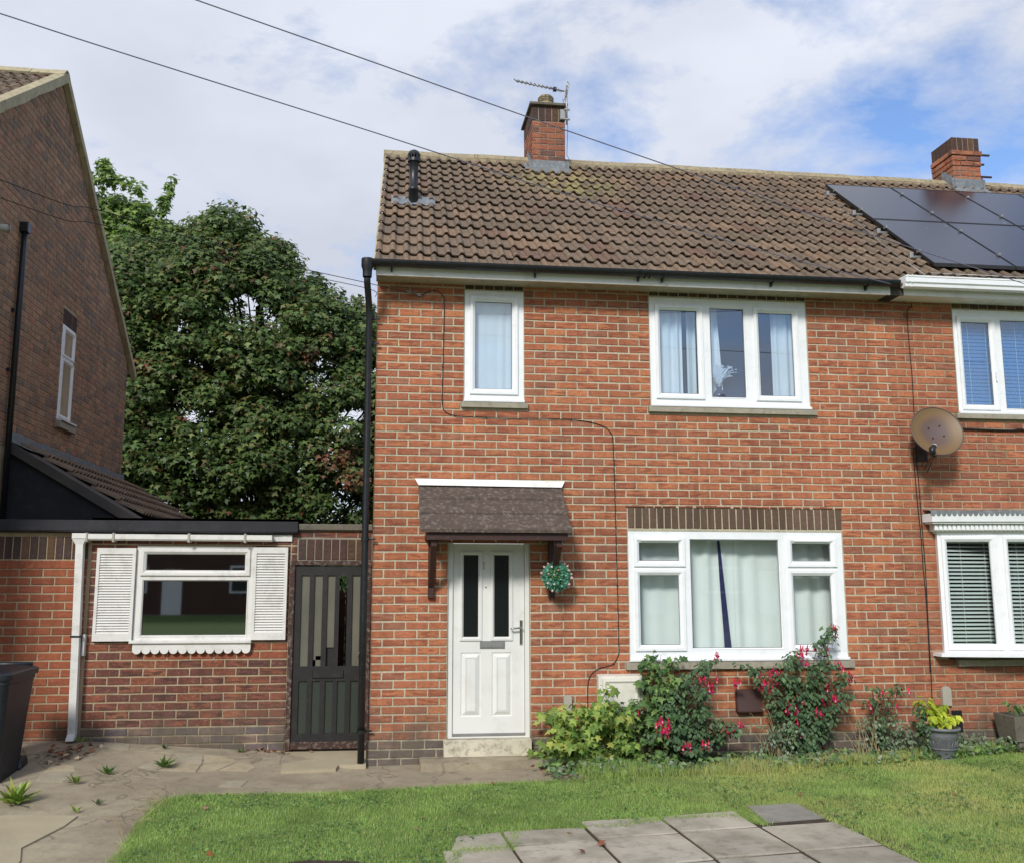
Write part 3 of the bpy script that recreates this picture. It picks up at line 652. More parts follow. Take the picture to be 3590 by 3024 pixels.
# front door
D = put('front_door', MB().plate(.768, 1.600, .002, 1.955, [(.818, 1.556, .035, 1.925)], .035, .10).mesh('front_door', 'doorwhite'), house)
leafx0, leafx1, leafz0, leafz1 = .822, 1.552, .04, 1.921
pan = [(.930, 1.080, .985, 1.805), (1.245, 1.395, .985, 1.805)]
lowp = [(.905, 1.110, .205, .83), (1.220, 1.425, .205, .83)]
gl_h = [(a - .012, b + .012, c - .012, d + .012) for a, b, c, d in pan]
part('door_leaf', MB().plate(leafx0, leafx1, leafz0, leafz1, gl_h + lowp, .060, .095), 'doorwhite', D)
for a, b, c, d in gl_h:
    part('glazing_surround', MB().ring(a - .028, b + .028, c - .028, d + .028, [(0, .060), (.003, .046), (.022, .044), (.040, .062)]), 'doorwhite', D)
    part('pane', MB().box(a, b, .068, .072, c, d), 'doorglass', D)
for a, b, c, d in lowp:
    part('raised_panel', MB().ring(a, b, c, d, [(0, .060), (.008, .068), (.014, .068), (.045, .052), (.047, .050), (.055, .050)]), 'doorwhite', D)
    part('panel_field', MB().box(a + .053, b - .053, .050, .062, c + .053, d - .053), 'doorwhite', D)
q = MB().box(1.098, 1.352, .046, .06, .868, .945, .008); q.box(1.115, 1.335, .040, .05, .883, .930, .004); part('letterbox', q, 'alu', D)
q = MB().box(1.505, 1.535, .045, .06, .905, 1.15, .006); part('handle_plate', q, 'chrome', D)
part('door_handle', smooth(MB().tube([(1.52, .05, 1.075), (1.52, .015, 1.075), (1.505, .005, 1.075), (1.43, .005, 1.068), (1.405, .008, 1.066)], .009)), 'chrome', D)
part('door_viewer', smooth(MB().lathe([(.007, 0), (.007, .006), (0, .006)], (1.158, .062, 1.48), 10, (0, -1, 0))), 'blackplastic', D)
q = MB().prism([(1.118, 1.66), (1.150, 1.66), (1.150, 1.668), (1.141, 1.668), (1.141, 1.735), (1.131, 1.735), (1.119, 1.722), (1.121, 1.716), (1.130, 1.722), (1.130, 1.668), (1.118, 1.668)], .052, .0605); part('house_number', q, 'step', D)
part('threshold_bar', MB().box(.818, 1.556, .03, .075, .018, .045, .004), 'alu', D)
q = MB(); q.add([(.735, -.03 - .05, -.155), (1.60, -.08, -.155), (1.60, .03, -.155), (.735, .03, -.155), (.728, -.085, -.012), (1.60, -.085, -.008), (1.60, .06, .002), (.728, .06, .0)], [(0, 1, 5, 4), (4, 5, 6, 7), (0, 4, 7, 3), (1, 2, 6, 5)])
part('doorstep', q, 'step', house)
q = MB(); q.prism([(.50, .02), (.495, -.345), (.60, -.37), (1.65, -.33), (2.3, -.2), (2.3, .02)], -.32, -.158, 'z'); part('lower_step', q, 'path', house)
# porch canopy
can = put('porch_canopy', None, house, (1.2, -.25, 2.2))
rows = [(0.0, 2.515, -.19, 2.372), (-.17, 2.368, -.37, 2.215), (-.35, 2.210, -.545, 2.045)]
for y0, z0_, y1, z1_ in rows:
    q = MB(); xa, xb = .455, 1.93; n = 2
    v = []
    for x in (xa, xa + .01, xb - .01, xb): v += [(x, y0, z0_), (x, y1 + .012, z1_ + .012), (x, y1, z1_ - .004), (x, y1 + .004, z1_ - .034), (x, y0, z0_ - .038)]
    f = [(i * 5 + k, (i + 1) * 5 + k, (i + 1) * 5 + (k + 1) % 5, i * 5 + (k + 1) % 5) for i in range(3) for k in range(5)] + [(0, 1, 2, 3, 4), (19, 18, 17, 16, 15)]
    q.add(v, f); part('canopy_tile', q, 'canopy', can)
q = MB().add([(.415, -.012, 2.578), (1.975, -.012, 2.570), (1.935, -.05, 2.500), (.455, -.05, 2.508), (.415, .0, 2.578), (1.975, .0, 2.570)], [(3, 2, 1, 0), (0, 1, 5, 4)]); part('canopy_flashing', q, 'fascia', can)
q = MB().box(.520, 1.902, -.50, -.475, 1.938, 2.018, .003); part('canopy_fascia', q, 'brownwood', can)
q = MB().box(.525, .545, -.475, .0, 1.955, 2.0).box(1.878, 1.898, -.475, .0, 1.955, 2.0); q.add([(.53, 0, 2.0), (.53, -.47, 2.02), (.53, 0, 2.40), (1.89, 0, 2.0), (1.89, -.47, 2.02), (1.89, 0, 2.40)], [(0, 1, 2), (5, 4, 3)]); part('canopy_side', q, 'brownwood', can)
part('canopy_soffit', MB().box(.53, 1.89, -.47, 0, 1.97, 1.985), 'brownwood', can)
for xc in (.592, 1.822):
    q = MB().box(xc - .03, xc + .03, -.055, -.001, 1.375, 1.955, .005)
    q.add([(xc - .028, -.03, 1.45), (xc + .028, -.03, 1.45), (xc + .028, -.03, 1.53), (xc - .028, -.03, 1.53), (xc - .028, -.46, 1.88), (xc + .028, -.46, 1.88), (xc + .028, -.46, 1.96), (xc - .028, -.46, 1.96)], [(0, 1, 5, 4), (3, 7, 6, 2), (0, 4, 7, 3), (1, 2, 6, 5), (4, 5, 6, 7)])
    part('canopy_bracket', q, 'brownwood', can)
# small fittings
q = MB(); q.add([(2.282, .0, .09), (2.735, .0, .09), (2.735, .0, .612), (2.282, .0, .612), (2.282, -.10, .09), (2.735, -.10, .09), (2.735, -.085, .600), (2.282, -.085, .600)], [(4, 5, 6, 7), (0, 4, 7, 3), (1, 2, 6, 5), (3, 7, 6, 2)])
mbx = part('gas_meter_box', q, 'creamplastic', house); part('meter_door', MB().ring(2.32, 2.70, .13, .575, [(0, -.09), (.0, -.112), (.025, -.116), (.045, -.102), (.19, -.104)]), 'creamplastic', mbx)
q = MB(); q.add([(3.735, .0, .225), (4.0, .0, .225), (4.0, .0, .445), (3.735, .0, .445), (3.735, -.075, .225), (4.0, -.075, .225), (3.985, -.02, .445), (3.75, -.02, .445), (3.735, -.075, .24), (4.0, -.075, .24)], [(8, 9, 6, 7), (4, 5, 9, 8), (0, 4, 8, 7, 3), (1, 2, 6, 9, 5), (3, 7, 6, 2), (0, 1, 5, 4)]); part('wall_vent_cowl', q, 'brownplastic', house)
def pillar_cap(x, zt, w=.088, h=.2, par=None):
    q = MB(); n = 10; pr = [(x - w / 2, zt - h), (x + w / 2, zt - h)] + [(x + w / 2 * math.cos(a), zt - w / 2 + w / 2 * math.sin(a)) for a in [math.pi * k / n for k in range(n + 1)]]
    q.prism(pr, -.035, .0); return part('tap_cover', q, 'greyplastic', par)
pillar_cap(1.978, .415, .082, .25, house)
# soffit, fascia, gutter
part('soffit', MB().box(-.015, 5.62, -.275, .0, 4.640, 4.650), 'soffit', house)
q = MB().box(-.02, 5.545, -.292, -.272, 4.620, 4.725); part('fascia_board', q, 'fascia', house)
part('fascia_joint', MB().box(5.548, 5.70, -.288, -.27, 4.62, 4.715), 'membrane_l', house)
part('soffit_gap', MB().box(5.55, 5.69, -.27, .0, 4.632, 4.640), 'dark', house)
def half_round(x0, x1, y, z, r, mat, name, par, n=10):
    q = MB(); v = []
    for x in (x0, x1):
        for rr in (r, r - .006): v += [(x, y - rr * math.cos(a), z - rr * math.sin(a)) for a in [math.pi * k / n for k in range(n + 1)]]
    m_ = n + 1; f = [(k, k + 1, 2 * m_ + k + 1, 2 * m_ + k) for k in range(n)] + [(m_ + k + 1, m_ + k, 3 * m_ + k, 3 * m_ + k + 1) for k in range(n)] + [(0, 2 * m_, 3 * m_, m_), (n, m_ + n, 3 * m_ + n, 2 * m_ + n)]
    f += [tuple(range(n + 1)), tuple(2 * m_ + k for k in range(n, -1, -1))]
    q.add(v, f); return part(name, smooth(q) if False else q, mat, par)
gut = half_round(-.11, 5.60, -.362, 4.748, .062, 'blackplastic', 'gutter', house)
for x in (.14, 1.62, 2.72, 2.98, 4.18, 5.25):
    q = MB(); r = .067
    q.tube([(x, -.362 - r * math.cos(a), 4.748 - r * math.sin(a)) for a in [math.pi * k / 10 for k in range(11)]], .007, 6); q.box(x - .009, x + .009, -.33, -.293, 4.652, 4.70); part('gutter_bracket', q, 'blackplastic', gut)
for x in (2.78, 2.83): part('gutter_joint', MB().tube([(x, -.362 - .067 * math.cos(a), 4.748 - .067 * math.sin(a)) for a in [math.pi * k / 10 for k in range(11)]], .010, 6), 'blackplastic', gut)
q = MB().lathe([(.062, .06), (.062, -.02), (.048, -.06), (.046, -.13)], (-.105, -.362, 4.70), 16)
dp = part('downpipe', smooth(MB().tube([(-.105, -.362, 4.60), (-.104, -.33, 4.52), (-.085, -.14, 4.36), (-.078, -.10, 4.24), (-.075, -.095, 3), (-.072, -.09, 1.2), (-.070, -.085, -.245)], .034, 14)), 'blackplastic', house)
part('gutter_outlet', smooth(q), 'blackplastic', dp)
for z, r_ in ((4.22, .040), (3.96, .040), (1.955, .040), (.10, .041)):
    q = smooth(MB().lathe([(r_, -.02), (r_, .02)], (-.074, -.0925, z), 14)); part('pipe_collar', q, 'blackplastic', dp)
    part('pipe_clip', MB().box(-.06, .03, -.062, -.045, z - .006, z + .010), 'blackplastic', dp)
# ------------------------------------------------------------------ tiled roofs
TW, GA = .2917, .336
def tile_mesh(name, mat, rg, mw, tw=TW, ga=GA, jit=.0015, hh=.032, lift=0.):
    pr = [(0, 0), (.05, .016), (.14, .028), (.25, .031), (.36, .026), (.45, .012), (.52, .002), (.78, -.002), (1, 0)]
    pts = [((p + t) * tw / 2, h * hh / .031) for p in (0, 1) for t, h in pr[:-1]] + [(tw, 0)]
    n = len(pts); a, b = .026 + lift + rg.uniform(-.002, .004), .004; v = []
    for x, h in pts: v.append((x, -.045, h + a + .0 + rg.uniform(-jit, jit)))
    for x, h in pts: v.append((x, -.045 + .004, h + a - .017))
    for x, h in pts: v.append((x, ga, h + b))
    f = [(i, i + 1, 2 * n + i + 1, 2 * n + i) for i in range(n - 1)] + [(n + i, n + i + 1, i + 1, i) for i in range(n - 1)]
    q = MB().add(v, f); return q.mesh(name, mat, mw)
def tile_roof(root, x0, ncol, nrow, y0, z0, ang, shear, mats, seed, nind=300, skip=None, base=None, ga=GA, tw=TW, hh=.032, lift=0.):
    """rows climb along local +y rotated up by ang; base: extra matrix"""
    rg = random.Random(seed); B_ = base or Matrix.Identity(4); RX = Matrix.Rotation(ang, 4, 'X'); rot = (B_.to_3x3().to_4x4()) @ RX
    ms = {k: [tile_mesh('roof_tile', k, rg, rot, tw, ga, .0015, hh, lift) for _ in range(6)] for k in mats}
    ca, sa = math.cos(ang), math.sin(ang); k = 0
    for r in range(nrow):
        for c in range(ncol):
            if skip and skip(c, r): continue
            s = r * ga; p = B_ @ Vector((x0 + c * tw + shear * s * ca + rg.uniform(-.002, .002), y0 + s * ca, z0 + s * sa))
            mk = rg.choice(mats); o = put('roof_tile', ms[mk][rg.randrange(6)], root, p); o.rotation_euler = (rg.uniform(-.004, .004), rg.uniform(-.004, .004), rg.uniform(-.006, .006)); k += 1
def ridge(root, x0, x1, y, z, n, seed, skip=None, base=None, mat='ridge', hw=.15):
    rg = random.Random(seed); L = (x1 - x0) / n; B_ = base or Matrix.Identity(4)
    for i in range(n):
        a, b = x0 + i * L + .003, x0 + (i + 1) * L - .003
        if skip and skip((a + b) / 2): continue
        q = MB(); dz = rg.uniform(-.006, .006); d2 = rg.uniform(-.006, .006)
        prof = [(-hw, -.115), (-.05, -.012), (0, .0), (.05, -.012), (hw, -.115)]
        v = [(x, y + py_, z + pz_ + d) for x, d in ((a, dz), (b, d2)) for py_, pz_ in prof] + [(x, y + py_ * .9, z + pz_ - .02 + d) for x, d in ((a, dz), (b, d2)) for py_, pz_ in prof]
        f = [(k, 5 + k, 6 + k, k + 1) for k in range(4)] + [(0, 1, 2, 3, 4, 14, 13, 12, 11, 10), (9, 8, 7, 6, 5, 15, 16, 17, 18, 19)] + [(0, 10, 15, 5), (4, 9, 19, 14)]
        q.add(v, f); put('ridge_tile', q.mesh('ridge_tile', mat, B_), root)
ANG = math.atan(RS); SH = .028
def in_chim1(c, r):
    s = (r + .5) * GA; x = (c + .5) * TW + SH * s * .787; y = EY + s * .787
    return False
roofm = MB().add([(-.0, EY, EZ - .01), (XR, EY, EZ - .01), (XR + .1, RY, zr(RY) - .01), (.1, RY, zr(RY) - .01), (.1, 7.1, EZ - .01), (XR, 7.1, EZ - .01), (-.0, EY, EZ - .06), (.1, RY, zr(RY) - .06), (.1, 7.1, EZ - .06)],
    [(0, 1, 2, 3), (3, 2, 5, 4), (0, 3, 7, 6), (3, 4, 8, 7)])
part('roof_underlay', roofm, 'membrane', house)
tile_roof(house, -.035, 20, 14, EY, EZ, ANG, SH, ['tile'], 21, hh=.036, lift=.012)
q = MB()
for i in range(16):
    y0_, y1_ = EY + i * (RY - EY) / 16, EY + (i + 1) * (RY - EY) / 16; xs = lambda y: -.045 + SH * (y - EY)
    q.box(0, 1, 0, 1, 0, 1) if False else None
    a, b = xs(y0_), xs(y1_); za, zb = zr(y0_), zr(y1_); h = .056
    q.add([(a, y0_, za - .055), (a + .03, y0_, za - .055), (a + .03, y0_, za + h), (a, y0_, za + h * .7), (b, y1_, zb - .055), (b + .03, y1_, zb - .055), (b + .03, y1_, zb + h), (b, y1_, zb + h * .7)], [(0, 4, 7, 3), (3, 7, 6, 2), (0, 3, 2, 1)])
part('verge_mortar', q, 'verge', house)
ridge(house, .04, 5.75, RY, zr(RY) + .075, 13, 4, lambda x: 2.05 < x < 2.75)
# yellowed mortar bedding under the ridge
part('ridge_bedding', MB().box(.05, 5.8, RY - .16, RY + .16, zr(RY) - .14, zr(RY) - .05), 'ridge', house)
# neighbour roof
nb = thing('brick_house', (8.6, 0, -.2), 'right-hand red brick semi with solar panels, venetian blinds and white bow window', 'house', 'brick houses in the row')
tile_roof(nb, -.035 + 20 * TW, 20, 14, EY, EZ, ANG, SH, ['tile_old'], 22, hh=.036, lift=.012)
ridge(nb, 5.76, 11.6, RY, zr(RY) + .07, 13, 5, lambda x: 8.72 < x < 9.35)
part('ridge_bedding', MB().box(5.8, 11.7, RY - .16, RY + .16, zr(RY) - .14, zr(RY) - .055), 'ridge', nb)
# chimneys
def chimney(root, x0, x1, y0, y1, zb, zc, z1, soldier, mats, seed, step=None):
    ch = put('chimney', MB().box(x0 + .008, x1 - .008, y0 + .008, y1 - .008, zb - .3, z1 - .005).mesh('chimney', 'mortar_grey'), root)
    rg = random.Random(seed); faces = [(Matrix.Translation((0, y0, 0)), x0, x1), (Matrix.Translation((x0, 0, 0)) @ Matrix.Rotation(-HALFPI, 4, 'Z'), -y1, -y0), (Matrix.Translation((x1, 0, 0)) @ Matrix.Rotation(HALFPI, 4, 'Z'), y0, y1)]
    n = round((zc - zb) / .0855); zs = [zb + (zc - zb) * i / n for i in range(n + 1)]
    for fi, (mw, a, b) in enumerate(faces):
        rot = mw.to_3x3().to_4x4()
        for i in range(n):
            off = 0 if (i + (fi != 0)) % 2 == 0 else BL / 2; x = a - off
            pr = step(i, n) if step else 0
            while x < b - .02:
                xa, xb = max(x, a - pr), min(x + BL, b + pr)
                if b - xb < .05: xb = b + pr
                if xb - xa > .03:
                    q = MB(); q.add(*brick_geo(xb - xa - .011, zs[i + 1] - zs[i] - .011, rg, -pr, .05))
                    put('brick', q.mesh('brick', rg.choice(mats), rot), ch, mw @ Vector(((xa + xb) / 2, 0, (zs[i] + zs[i + 1]) / 2)))
                x = xb if xb >= b else x + BL
        soldiers(root, a, b, zc, z1, soldier, mw, .09, seed + fi, ch)
    return ch
ch = chimney(house, 2.155, 2.640, 2.98, 3.72, 7.46, 8.075, 8.31, 'brick_solder2', ['brick_chim'], 31)
q = MB().add([(2.12, 2.93, 8.312), (2.675, 2.93, 8.312), (2.675, 3.78, 8.312), (2.12, 3.78, 8.312), (2.12, 2.93, 8.345), (2.675, 2.93, 8.345), (2.675, 3.78, 8.345), (2.12, 3.78, 8.345), (2.2, 3.02, 8.36), (2.6, 3.02, 8.36), (2.6, 3.7, 8.36), (2.2, 3.7, 8.36)], [(0, 3, 2, 1)] + [(k + i, k + (i + 1) % 4, k + 4 + (i + 1) % 4, k + 4 + i) for k in (0, 4) for i in range(4)] + [(8, 9, 10, 11)])
part('chimney_coping', q, 'coping', ch)
q = MB(); pr = [(.125, -.06), (.125, 0)]
for i in range(4): pr += [(.118, .012 + i * .028), (.118, .026 + i * .028), (.108, .030 + i * .028), (.108, .038 + i * .028)]
q.lathe(pr + [(.10, .135), (.085, .13), (.08, .0)], (2.39, 3.15, 8.40), 20); part('chimney_pot', smooth(q), 'ridge', ch)
def flashing(root, x0, x1, y0, y1, zt, seed, nm='lead_flashing'):
    q = MB(); rg = random.Random(seed); n = 9; yb = y0 - .14; zb = zr(yb) + .05
    for i in range(n + 1):
        x = x0 - .05 + (x1 - x0 + .1) * i / n; q.v += [(x, y0 - .008, zt), (x + rg.uniform(-.01, .01), y0 - .012, zr(y0) + .07), (x, yb + rg.uniform(-.02, .02), zb + rg.uniform(-.01, .012))]
    for i in range(n): a = i * 3; q.f += [(a + 2, a + 5, a + 4, a + 1), (a + 1, a + 4, a + 3, a)]; q.uv += [[(0, 0)] * 4] * 2
    for sx, xx in ((-1, x0 - .006), (1, x1 + .006)):
        m_ = 6
        for i in range(m_):
            ya, yc = y0 - .02 + (RY - y0 + .02) * i / m_, y0 - .02 + (RY - y0 + .02) * (i + 1) / m_; st = zt + (zr(ya) - zr(y0 - .02)) * 1.0
            q.add([(xx, ya, zr(ya) - .1), (xx, yc, zr(yc) - .1), (xx, yc, st + .03), (xx, ya, st + .03)], [(0, 1, 2, 3)])
            q.add([(xx, ya, zr(ya) + .055), (xx, yc, zr(yc) + .055), (xx + sx * .09, yc, zr(yc) + .045), (xx + sx * .09, ya, zr(ya) + .045)], [(0, 1, 2, 3)])
    return part(nm, q, 'lead', root)
flashing(ch, 2.155, 2.640, 2.98, 3.72, 7.475, 4)
ch2 = chimney(nb, 8.715, 9.165, 3.10, 3.64, 7.56, 8.06, 8.275, 'brick_solder2', ['brick_chim', 'brick'], 33, lambda i, n: .028 if i >= n - 1 else (.012 if i >= n - 3 else 0))
flashing(ch2, 8.715, 9.165, 3.10, 3.64, 7.60, 6)
for z, l in ((8.015, .17), (7.86, .07), (7.66, .18)): part('steel_bracket', MB().box(9.14, 9.19 + l, 3.14, 3.165, z, z + .025), 'rust', ch2)
# soil vent pipe with lead slate
vx, vy = .412, 1.45
sp = part('soil_vent_pipe', smooth(MB().lathe([(.058, -.15), (.058, .20), (.066, .20), (.066, .26), (.054, .27), (.054, .72), (.06, .725), (.06, .76)], (vx, vy, zr(vy) + .02), 20)), 'blackplastic', house)
q = MB().lathe([(.076, .70), (.076, .745), (.066, .75)], (vx, vy, zr(vy) + .02), 20); q.lathe([(.076, .80), (.080, .83), (.060, .875), (.030, .90), (0, .905)], (vx, vy, zr(vy) + .02), 20)
for k in range(12): a = k * math.pi / 6; cx, cy = vx + .07 * math.cos(a), vy + .07 * math.sin(a); q.box(cx - .005, cx + .005, cy - .005, cy + .005, zr(vy) + .76, zr(vy) + .83)
part('vent_cowl', q, 'blackplastic', sp)
q = MB(); n = 16
for j in range(4):
    for i in range(n + 1):
        x = vx - .27 + .54 * i / n; y = vy - .12 + j * .09; ph = ((x + .035 - SH * (y - EY)) / (TW / 2)) % 1
        h = .030 * max(0, math.sin(math.pi * min(1, ph / .5))); q.v.append((x, y + (.015 * math.sin(i * 2.1) if j == 0 else 0), zr(y) + .040 + h + .01))
for j in range(3):
    for i in range(n): a = j * (n + 1) + i; q.f.append((a, a + 1, a + n + 2, a + n + 1)); q.uv.append([(0, 0)] * 4)
part('lead_slate', smooth(q), 'lead', sp)
for o_ in [sp] + [c_ for c_ in sp.children if c_.name.startswith('vent_cowl')]: o_.data.transform(Matrix.Translation((0, 0, zr(vy))) @ Matrix.Diagonal((1, 1, .77, 1)) @ Matrix.Translation((0, 0, -zr(vy))))
# TV aerial on the chimney
ae = thing('tv_aerial', (2.655, 2.95, 8.02), 'grey yagi television aerial clamped to the middle chimney', 'aerial')
part('mast', smooth(MB().tube([(2.655, 2.93, 8.02), (2.655, 2.93, 8.62)], .014, 8)), 'alu', ae)
P0, P1 = Vector((2.655, 2.93, 8.525)), Vector((1.93, 3.02, 8.695)); bd = (P1 - P0).normalized(); el_ = Vector((.38, .88, .29)).normalized()
part('boom', smooth(MB().tube([P0, P1], .011, 6)), 'alu', ae)
for i in range(10):
    p = P0.lerp(P1, .28 + .72 * i / 9); part('element', MB().tube([p - el_ * .125, p + el_ * .125], .0085, 5), 'alu', ae)
p = P0.lerp(P1, .16); q = MB()
for s in (-.025, .025): q.tube([p + bd * s - el_ * .12, p + bd * s + el_ * .12], .004, 5)
q.tube([p - bd * .025 + el_ * .12, p + bd * .025 + el_ * .12], .004, 5); part('dipole', q, 'alu', ae)
p = P0.lerp(P1, .23); part('balun_box', MB().box(p.x - .025, p.x + .025, p.y - .02, p.y + .02, p.z - .03, p.z + .03, .006), 'blackplastic', ae)
upd = Vector((.15, -.25, .95)).normalized(); q = MB()
for s in range(6):
    c = P0 + upd * (-.12 + s * .05); q.tube([c - el_ * .09, c + el_ * .09], .007, 5)
q.tube([P0 - upd * .13 - el_ * .09, P0 + upd * .14 - el_ * .09], .004, 5); q.tube([P0 - upd * .13 + el_ * .09, P0 + upd * .14 + el_ * .09], .004, 5); part('reflector', q, 'pvc_old', ae)
q = MB().box(2.56, 2.645, 2.94, 2.975, 8.10, 8.26, .01); q.box(2.62, 2.70, 2.915, 2.945, 8.09, 8.11).box(2.62, 2.70, 2.915, 2.945, 8.24, 8.26); part('mast_bracket', q, 'alu', ae)
part('aerial_lead', MB().tube([(2.66, 2.93, 8.45), (2.60, 2.93, 8.40), (2.665, 2.93, 8.2), (2.672, 2.94, 7.95), (2.662, 2.94, 7.75), (2.652, 2.93, 7.55), (2.70, 2.86, 7.40)], .004, 5), 'cable', ae)
# ------------------------------------------------------------------ right-hand house
H3 = (6.442, 8.22, 3.387, 4.66); HB = (6.07, 8.6, .72, 2.12)
part('wall_mortar', MB().plate(XP, XR, -.45, 4.70, [H3[:3] + (4.575,), (6.12, 8.5, .72, 2.06)], .0075, .16), 'mortar_tan', nb)
brick_wall(nb, br2, lambda b: 'brick_r', FAC, 300, 5)
for b in lay(XP, 9, -.42, 0, [], zp, False):
    if b[0] < 5.9 or b[3] < -.26: continue
    o = put('brick', ms[rng.randrange(5)], nb, ((b[0] + b[1]) / 2, 0, (b[2] + b[3]) / 2)); o.scale = ((b[1] - b[0] - J) / .2166, 1, (b[3] - b[2] - J) / .072)
part('plinth_mortar', MB().box(XP, XR, -.004, .05, -.45, -.002), 'mortar_tan', nb)
soldiers(nb, 6.442, 8.22, 4.585, 4.70, 'brick_solder2', FAC, .11)
sill_stone(nb, 6.39, 8.27, 3.322, 3.384); sill_stone(nb, 6.20, 8.45, .655, .73)
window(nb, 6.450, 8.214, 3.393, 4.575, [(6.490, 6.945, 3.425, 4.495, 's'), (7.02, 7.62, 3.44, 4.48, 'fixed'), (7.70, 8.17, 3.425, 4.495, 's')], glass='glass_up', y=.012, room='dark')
part('drip_sill', MB().box(6.44, 8.23, -.03, .02, 3.375, 3.405, .006), 'pvc', nb)
part('window_handle', MB().box(6.905, 6.918, -.028, -.012, 3.75, 3.86, .003), 'pvc', nb)
# bow window: four lights on a shallow curve
bow = put('bow_window', None, nb, (7.3, -.1, .75))
bp = [(6.04, -.055), (6.66, -.19), (7.30, -.26), (7.94, -.19), (8.56, -.055)]
for (xa, ya), (xb, yb) in zip(bp, bp[1:]):
    L_ = math.hypot(xb - xa, yb - ya); mw = Matrix.Translation((xa, ya, 0)) @ Matrix.Rotation(math.atan2(yb - ya, xb - xa), 4, 'Z')
    P = lambda n, mb, mt, par: put(n, mb.mesh(n, mt, mw), par)
    lf = P('light_frame', MB().plate(0, L_, .80, 2.055, [(.07, L_ - .07, .86, 1.995)], 0, .06), 'pvc', bow)
    P('sash', MB().ring(.035, L_ - .035, .83, 2.025, [(0, 0), (0, -.016), (.004, -.021), (.032, -.021), (.036, -.017), (.056, -.002), (.062, .008), (.062, .03)]), 'pvc', bow)
    P('pane', MB().box(.095, L_ - .095, .018, .024, .89, 1.965), 'glass', bow)
def poly_strip(pts, z0, z1, th, name, mat, par, slope=0.):
    q = MB(); n = len(pts)
    v = [(x, y, z0) for x, y in pts] + [(x, y - slope, z1) for x, y in pts] + [(x, .0, z1) for x, y in pts] + [(x, .0, z0) for x, y in pts]
    f = [(i, i + 1, n + i + 1, n + i) for i in range(n - 1)] + [(n + i, n + i + 1, 2 * n + i + 1, 2 * n + i) for i in range(n - 1)] + [(3 * n + i, 3 * n + i + 1, i + 1, i) for i in range(n - 1)] + [(3 * n, 0, n, 2 * n), (n - 1, 4 * n - 1, 3 * n - 1, 2 * n - 1)]
    return part(name, q.add(v, f), mat, par)
off = lambda d: [(x + (-d if i == 0 else d if i == 4 else 0), y - d) for i, (x, y) in enumerate(bp)]
poly_strip(off(.10), .765, .800, .1, 'bow_sill', 'pvc', bow)
poly_strip(off(.015), 2.055, 2.075, .1, 'bow_head', 'pvc', bow); poly_strip(off(.045), 2.075, 2.155, .1, 'dentil_board', 'pvc_old', bow, .02)
poly_strip(off(.10), 2.155, 2.175, .1, 'cornice_bead', 'pvc', bow); poly_strip(off(.12), 2.175, 2.262, .1, 'cornice', 'pvc', bow, .015); poly_strip(off(.05), 2.235, 2.29, .1, 'bow_roof', 'lead', bow, -.10)
for (xa, ya), (xb, yb) in zip(off(.066), off(.066)[1:]):
    n = int(math.hypot(xb - xa, yb - ya) / .045)
    for i in range(n):
        t_ = (i + .5) / n; x, y = xa + (xb - xa) * t_, ya + (yb - ya) * t_; part('dentil', MB().box(x - .0175, x + .0175, y - .005, y + .02, 2.085, 2.145, .004), 'pvc', bow)
q = MB(); o2 = off(.137)
for (xa, ya), (xb, yb) in zip(o2, o2[1:]):
    n = max(1, int(math.hypot(xb - xa, yb - ya) / .052))
    for i in range(n):
        for s in range(6):
            a0, a1 = s / 6, (s + 1) / 6; t0, t1 = (i + a0) / n, (i + a1) / n; d0, d1 = .040 * math.sin(math.pi * a0) ** .6 if a0 > 0 else 0, .040 * math.sin(math.pi * a1) ** .6 if a1 < 1 else 0
            X = lambda t: (xa + (xb - xa) * t, ya + (yb - ya) * t)
            q.add([(*X(t0), 2.268 - d0 * .8), (*X(t1), 2.268 - d1 * .8), (*X(t1), 2.295), (*X(t0), 2.295)], [(0, 1, 2, 3)])
part('scalloped_flashing', q, 'lead', bow)
q = MB().add([(5.93, -.16, 2.293), (8.67, -.16, 2.293), (8.67, .0, 2.31), (5.93, .0, 2.31), (6.66, -.325, 2.293), (7.3, -.395, 2.293), (7.94, -.325, 2.293)], [(0, 4, 5, 6, 1, 2, 3)]); part('bow_roof_felt', q, 'lead', bow)
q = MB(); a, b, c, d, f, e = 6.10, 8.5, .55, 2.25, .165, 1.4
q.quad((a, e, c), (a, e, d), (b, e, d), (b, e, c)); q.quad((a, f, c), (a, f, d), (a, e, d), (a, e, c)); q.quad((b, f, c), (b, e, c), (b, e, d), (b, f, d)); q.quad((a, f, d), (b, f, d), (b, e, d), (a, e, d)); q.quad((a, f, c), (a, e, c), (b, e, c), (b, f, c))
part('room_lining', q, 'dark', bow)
# blinds
def blind(x0, x1, z0, z1, y, n, mat, label, ang, group):
    b = thing('venetian_blind', ((x0 + x1) / 2, y, z1), label, 'blind', group); w = .036 if n > 26 else .052
    q = MB(); ca, sa = math.cos(ang) * w / 2, math.sin(ang) * w / 2
    q.add([(x0, -ca, -sa), (x1, -ca, -sa), (x1, 0, .003), (x0, 0, .003), (x1, ca, sa), (x0, ca, sa)], [(0, 1, 2, 3), (3, 2, 4, 5)]); me = q.mesh('slat', mat)
    for i in range(n): put('slat', me, b, (0, y, z0 + (z1 - z0) * (i + .5) / n))
    for t_ in (.38, .88): put('blind_cord', MB().tube([(x0 + (x1 - x0) * t_, y - .018, z0), (x0 + (x1 - x0) * t_, y - .018, z1)], .002, 4).mesh('blind_cord', 'pvc'), b)
blind(6.50, 6.93, 3.42, 4.52, .10, 26, 'blind_sky_tint', 'blue-looking closed slatted blind in the left light of the upper right window', R(76), None)
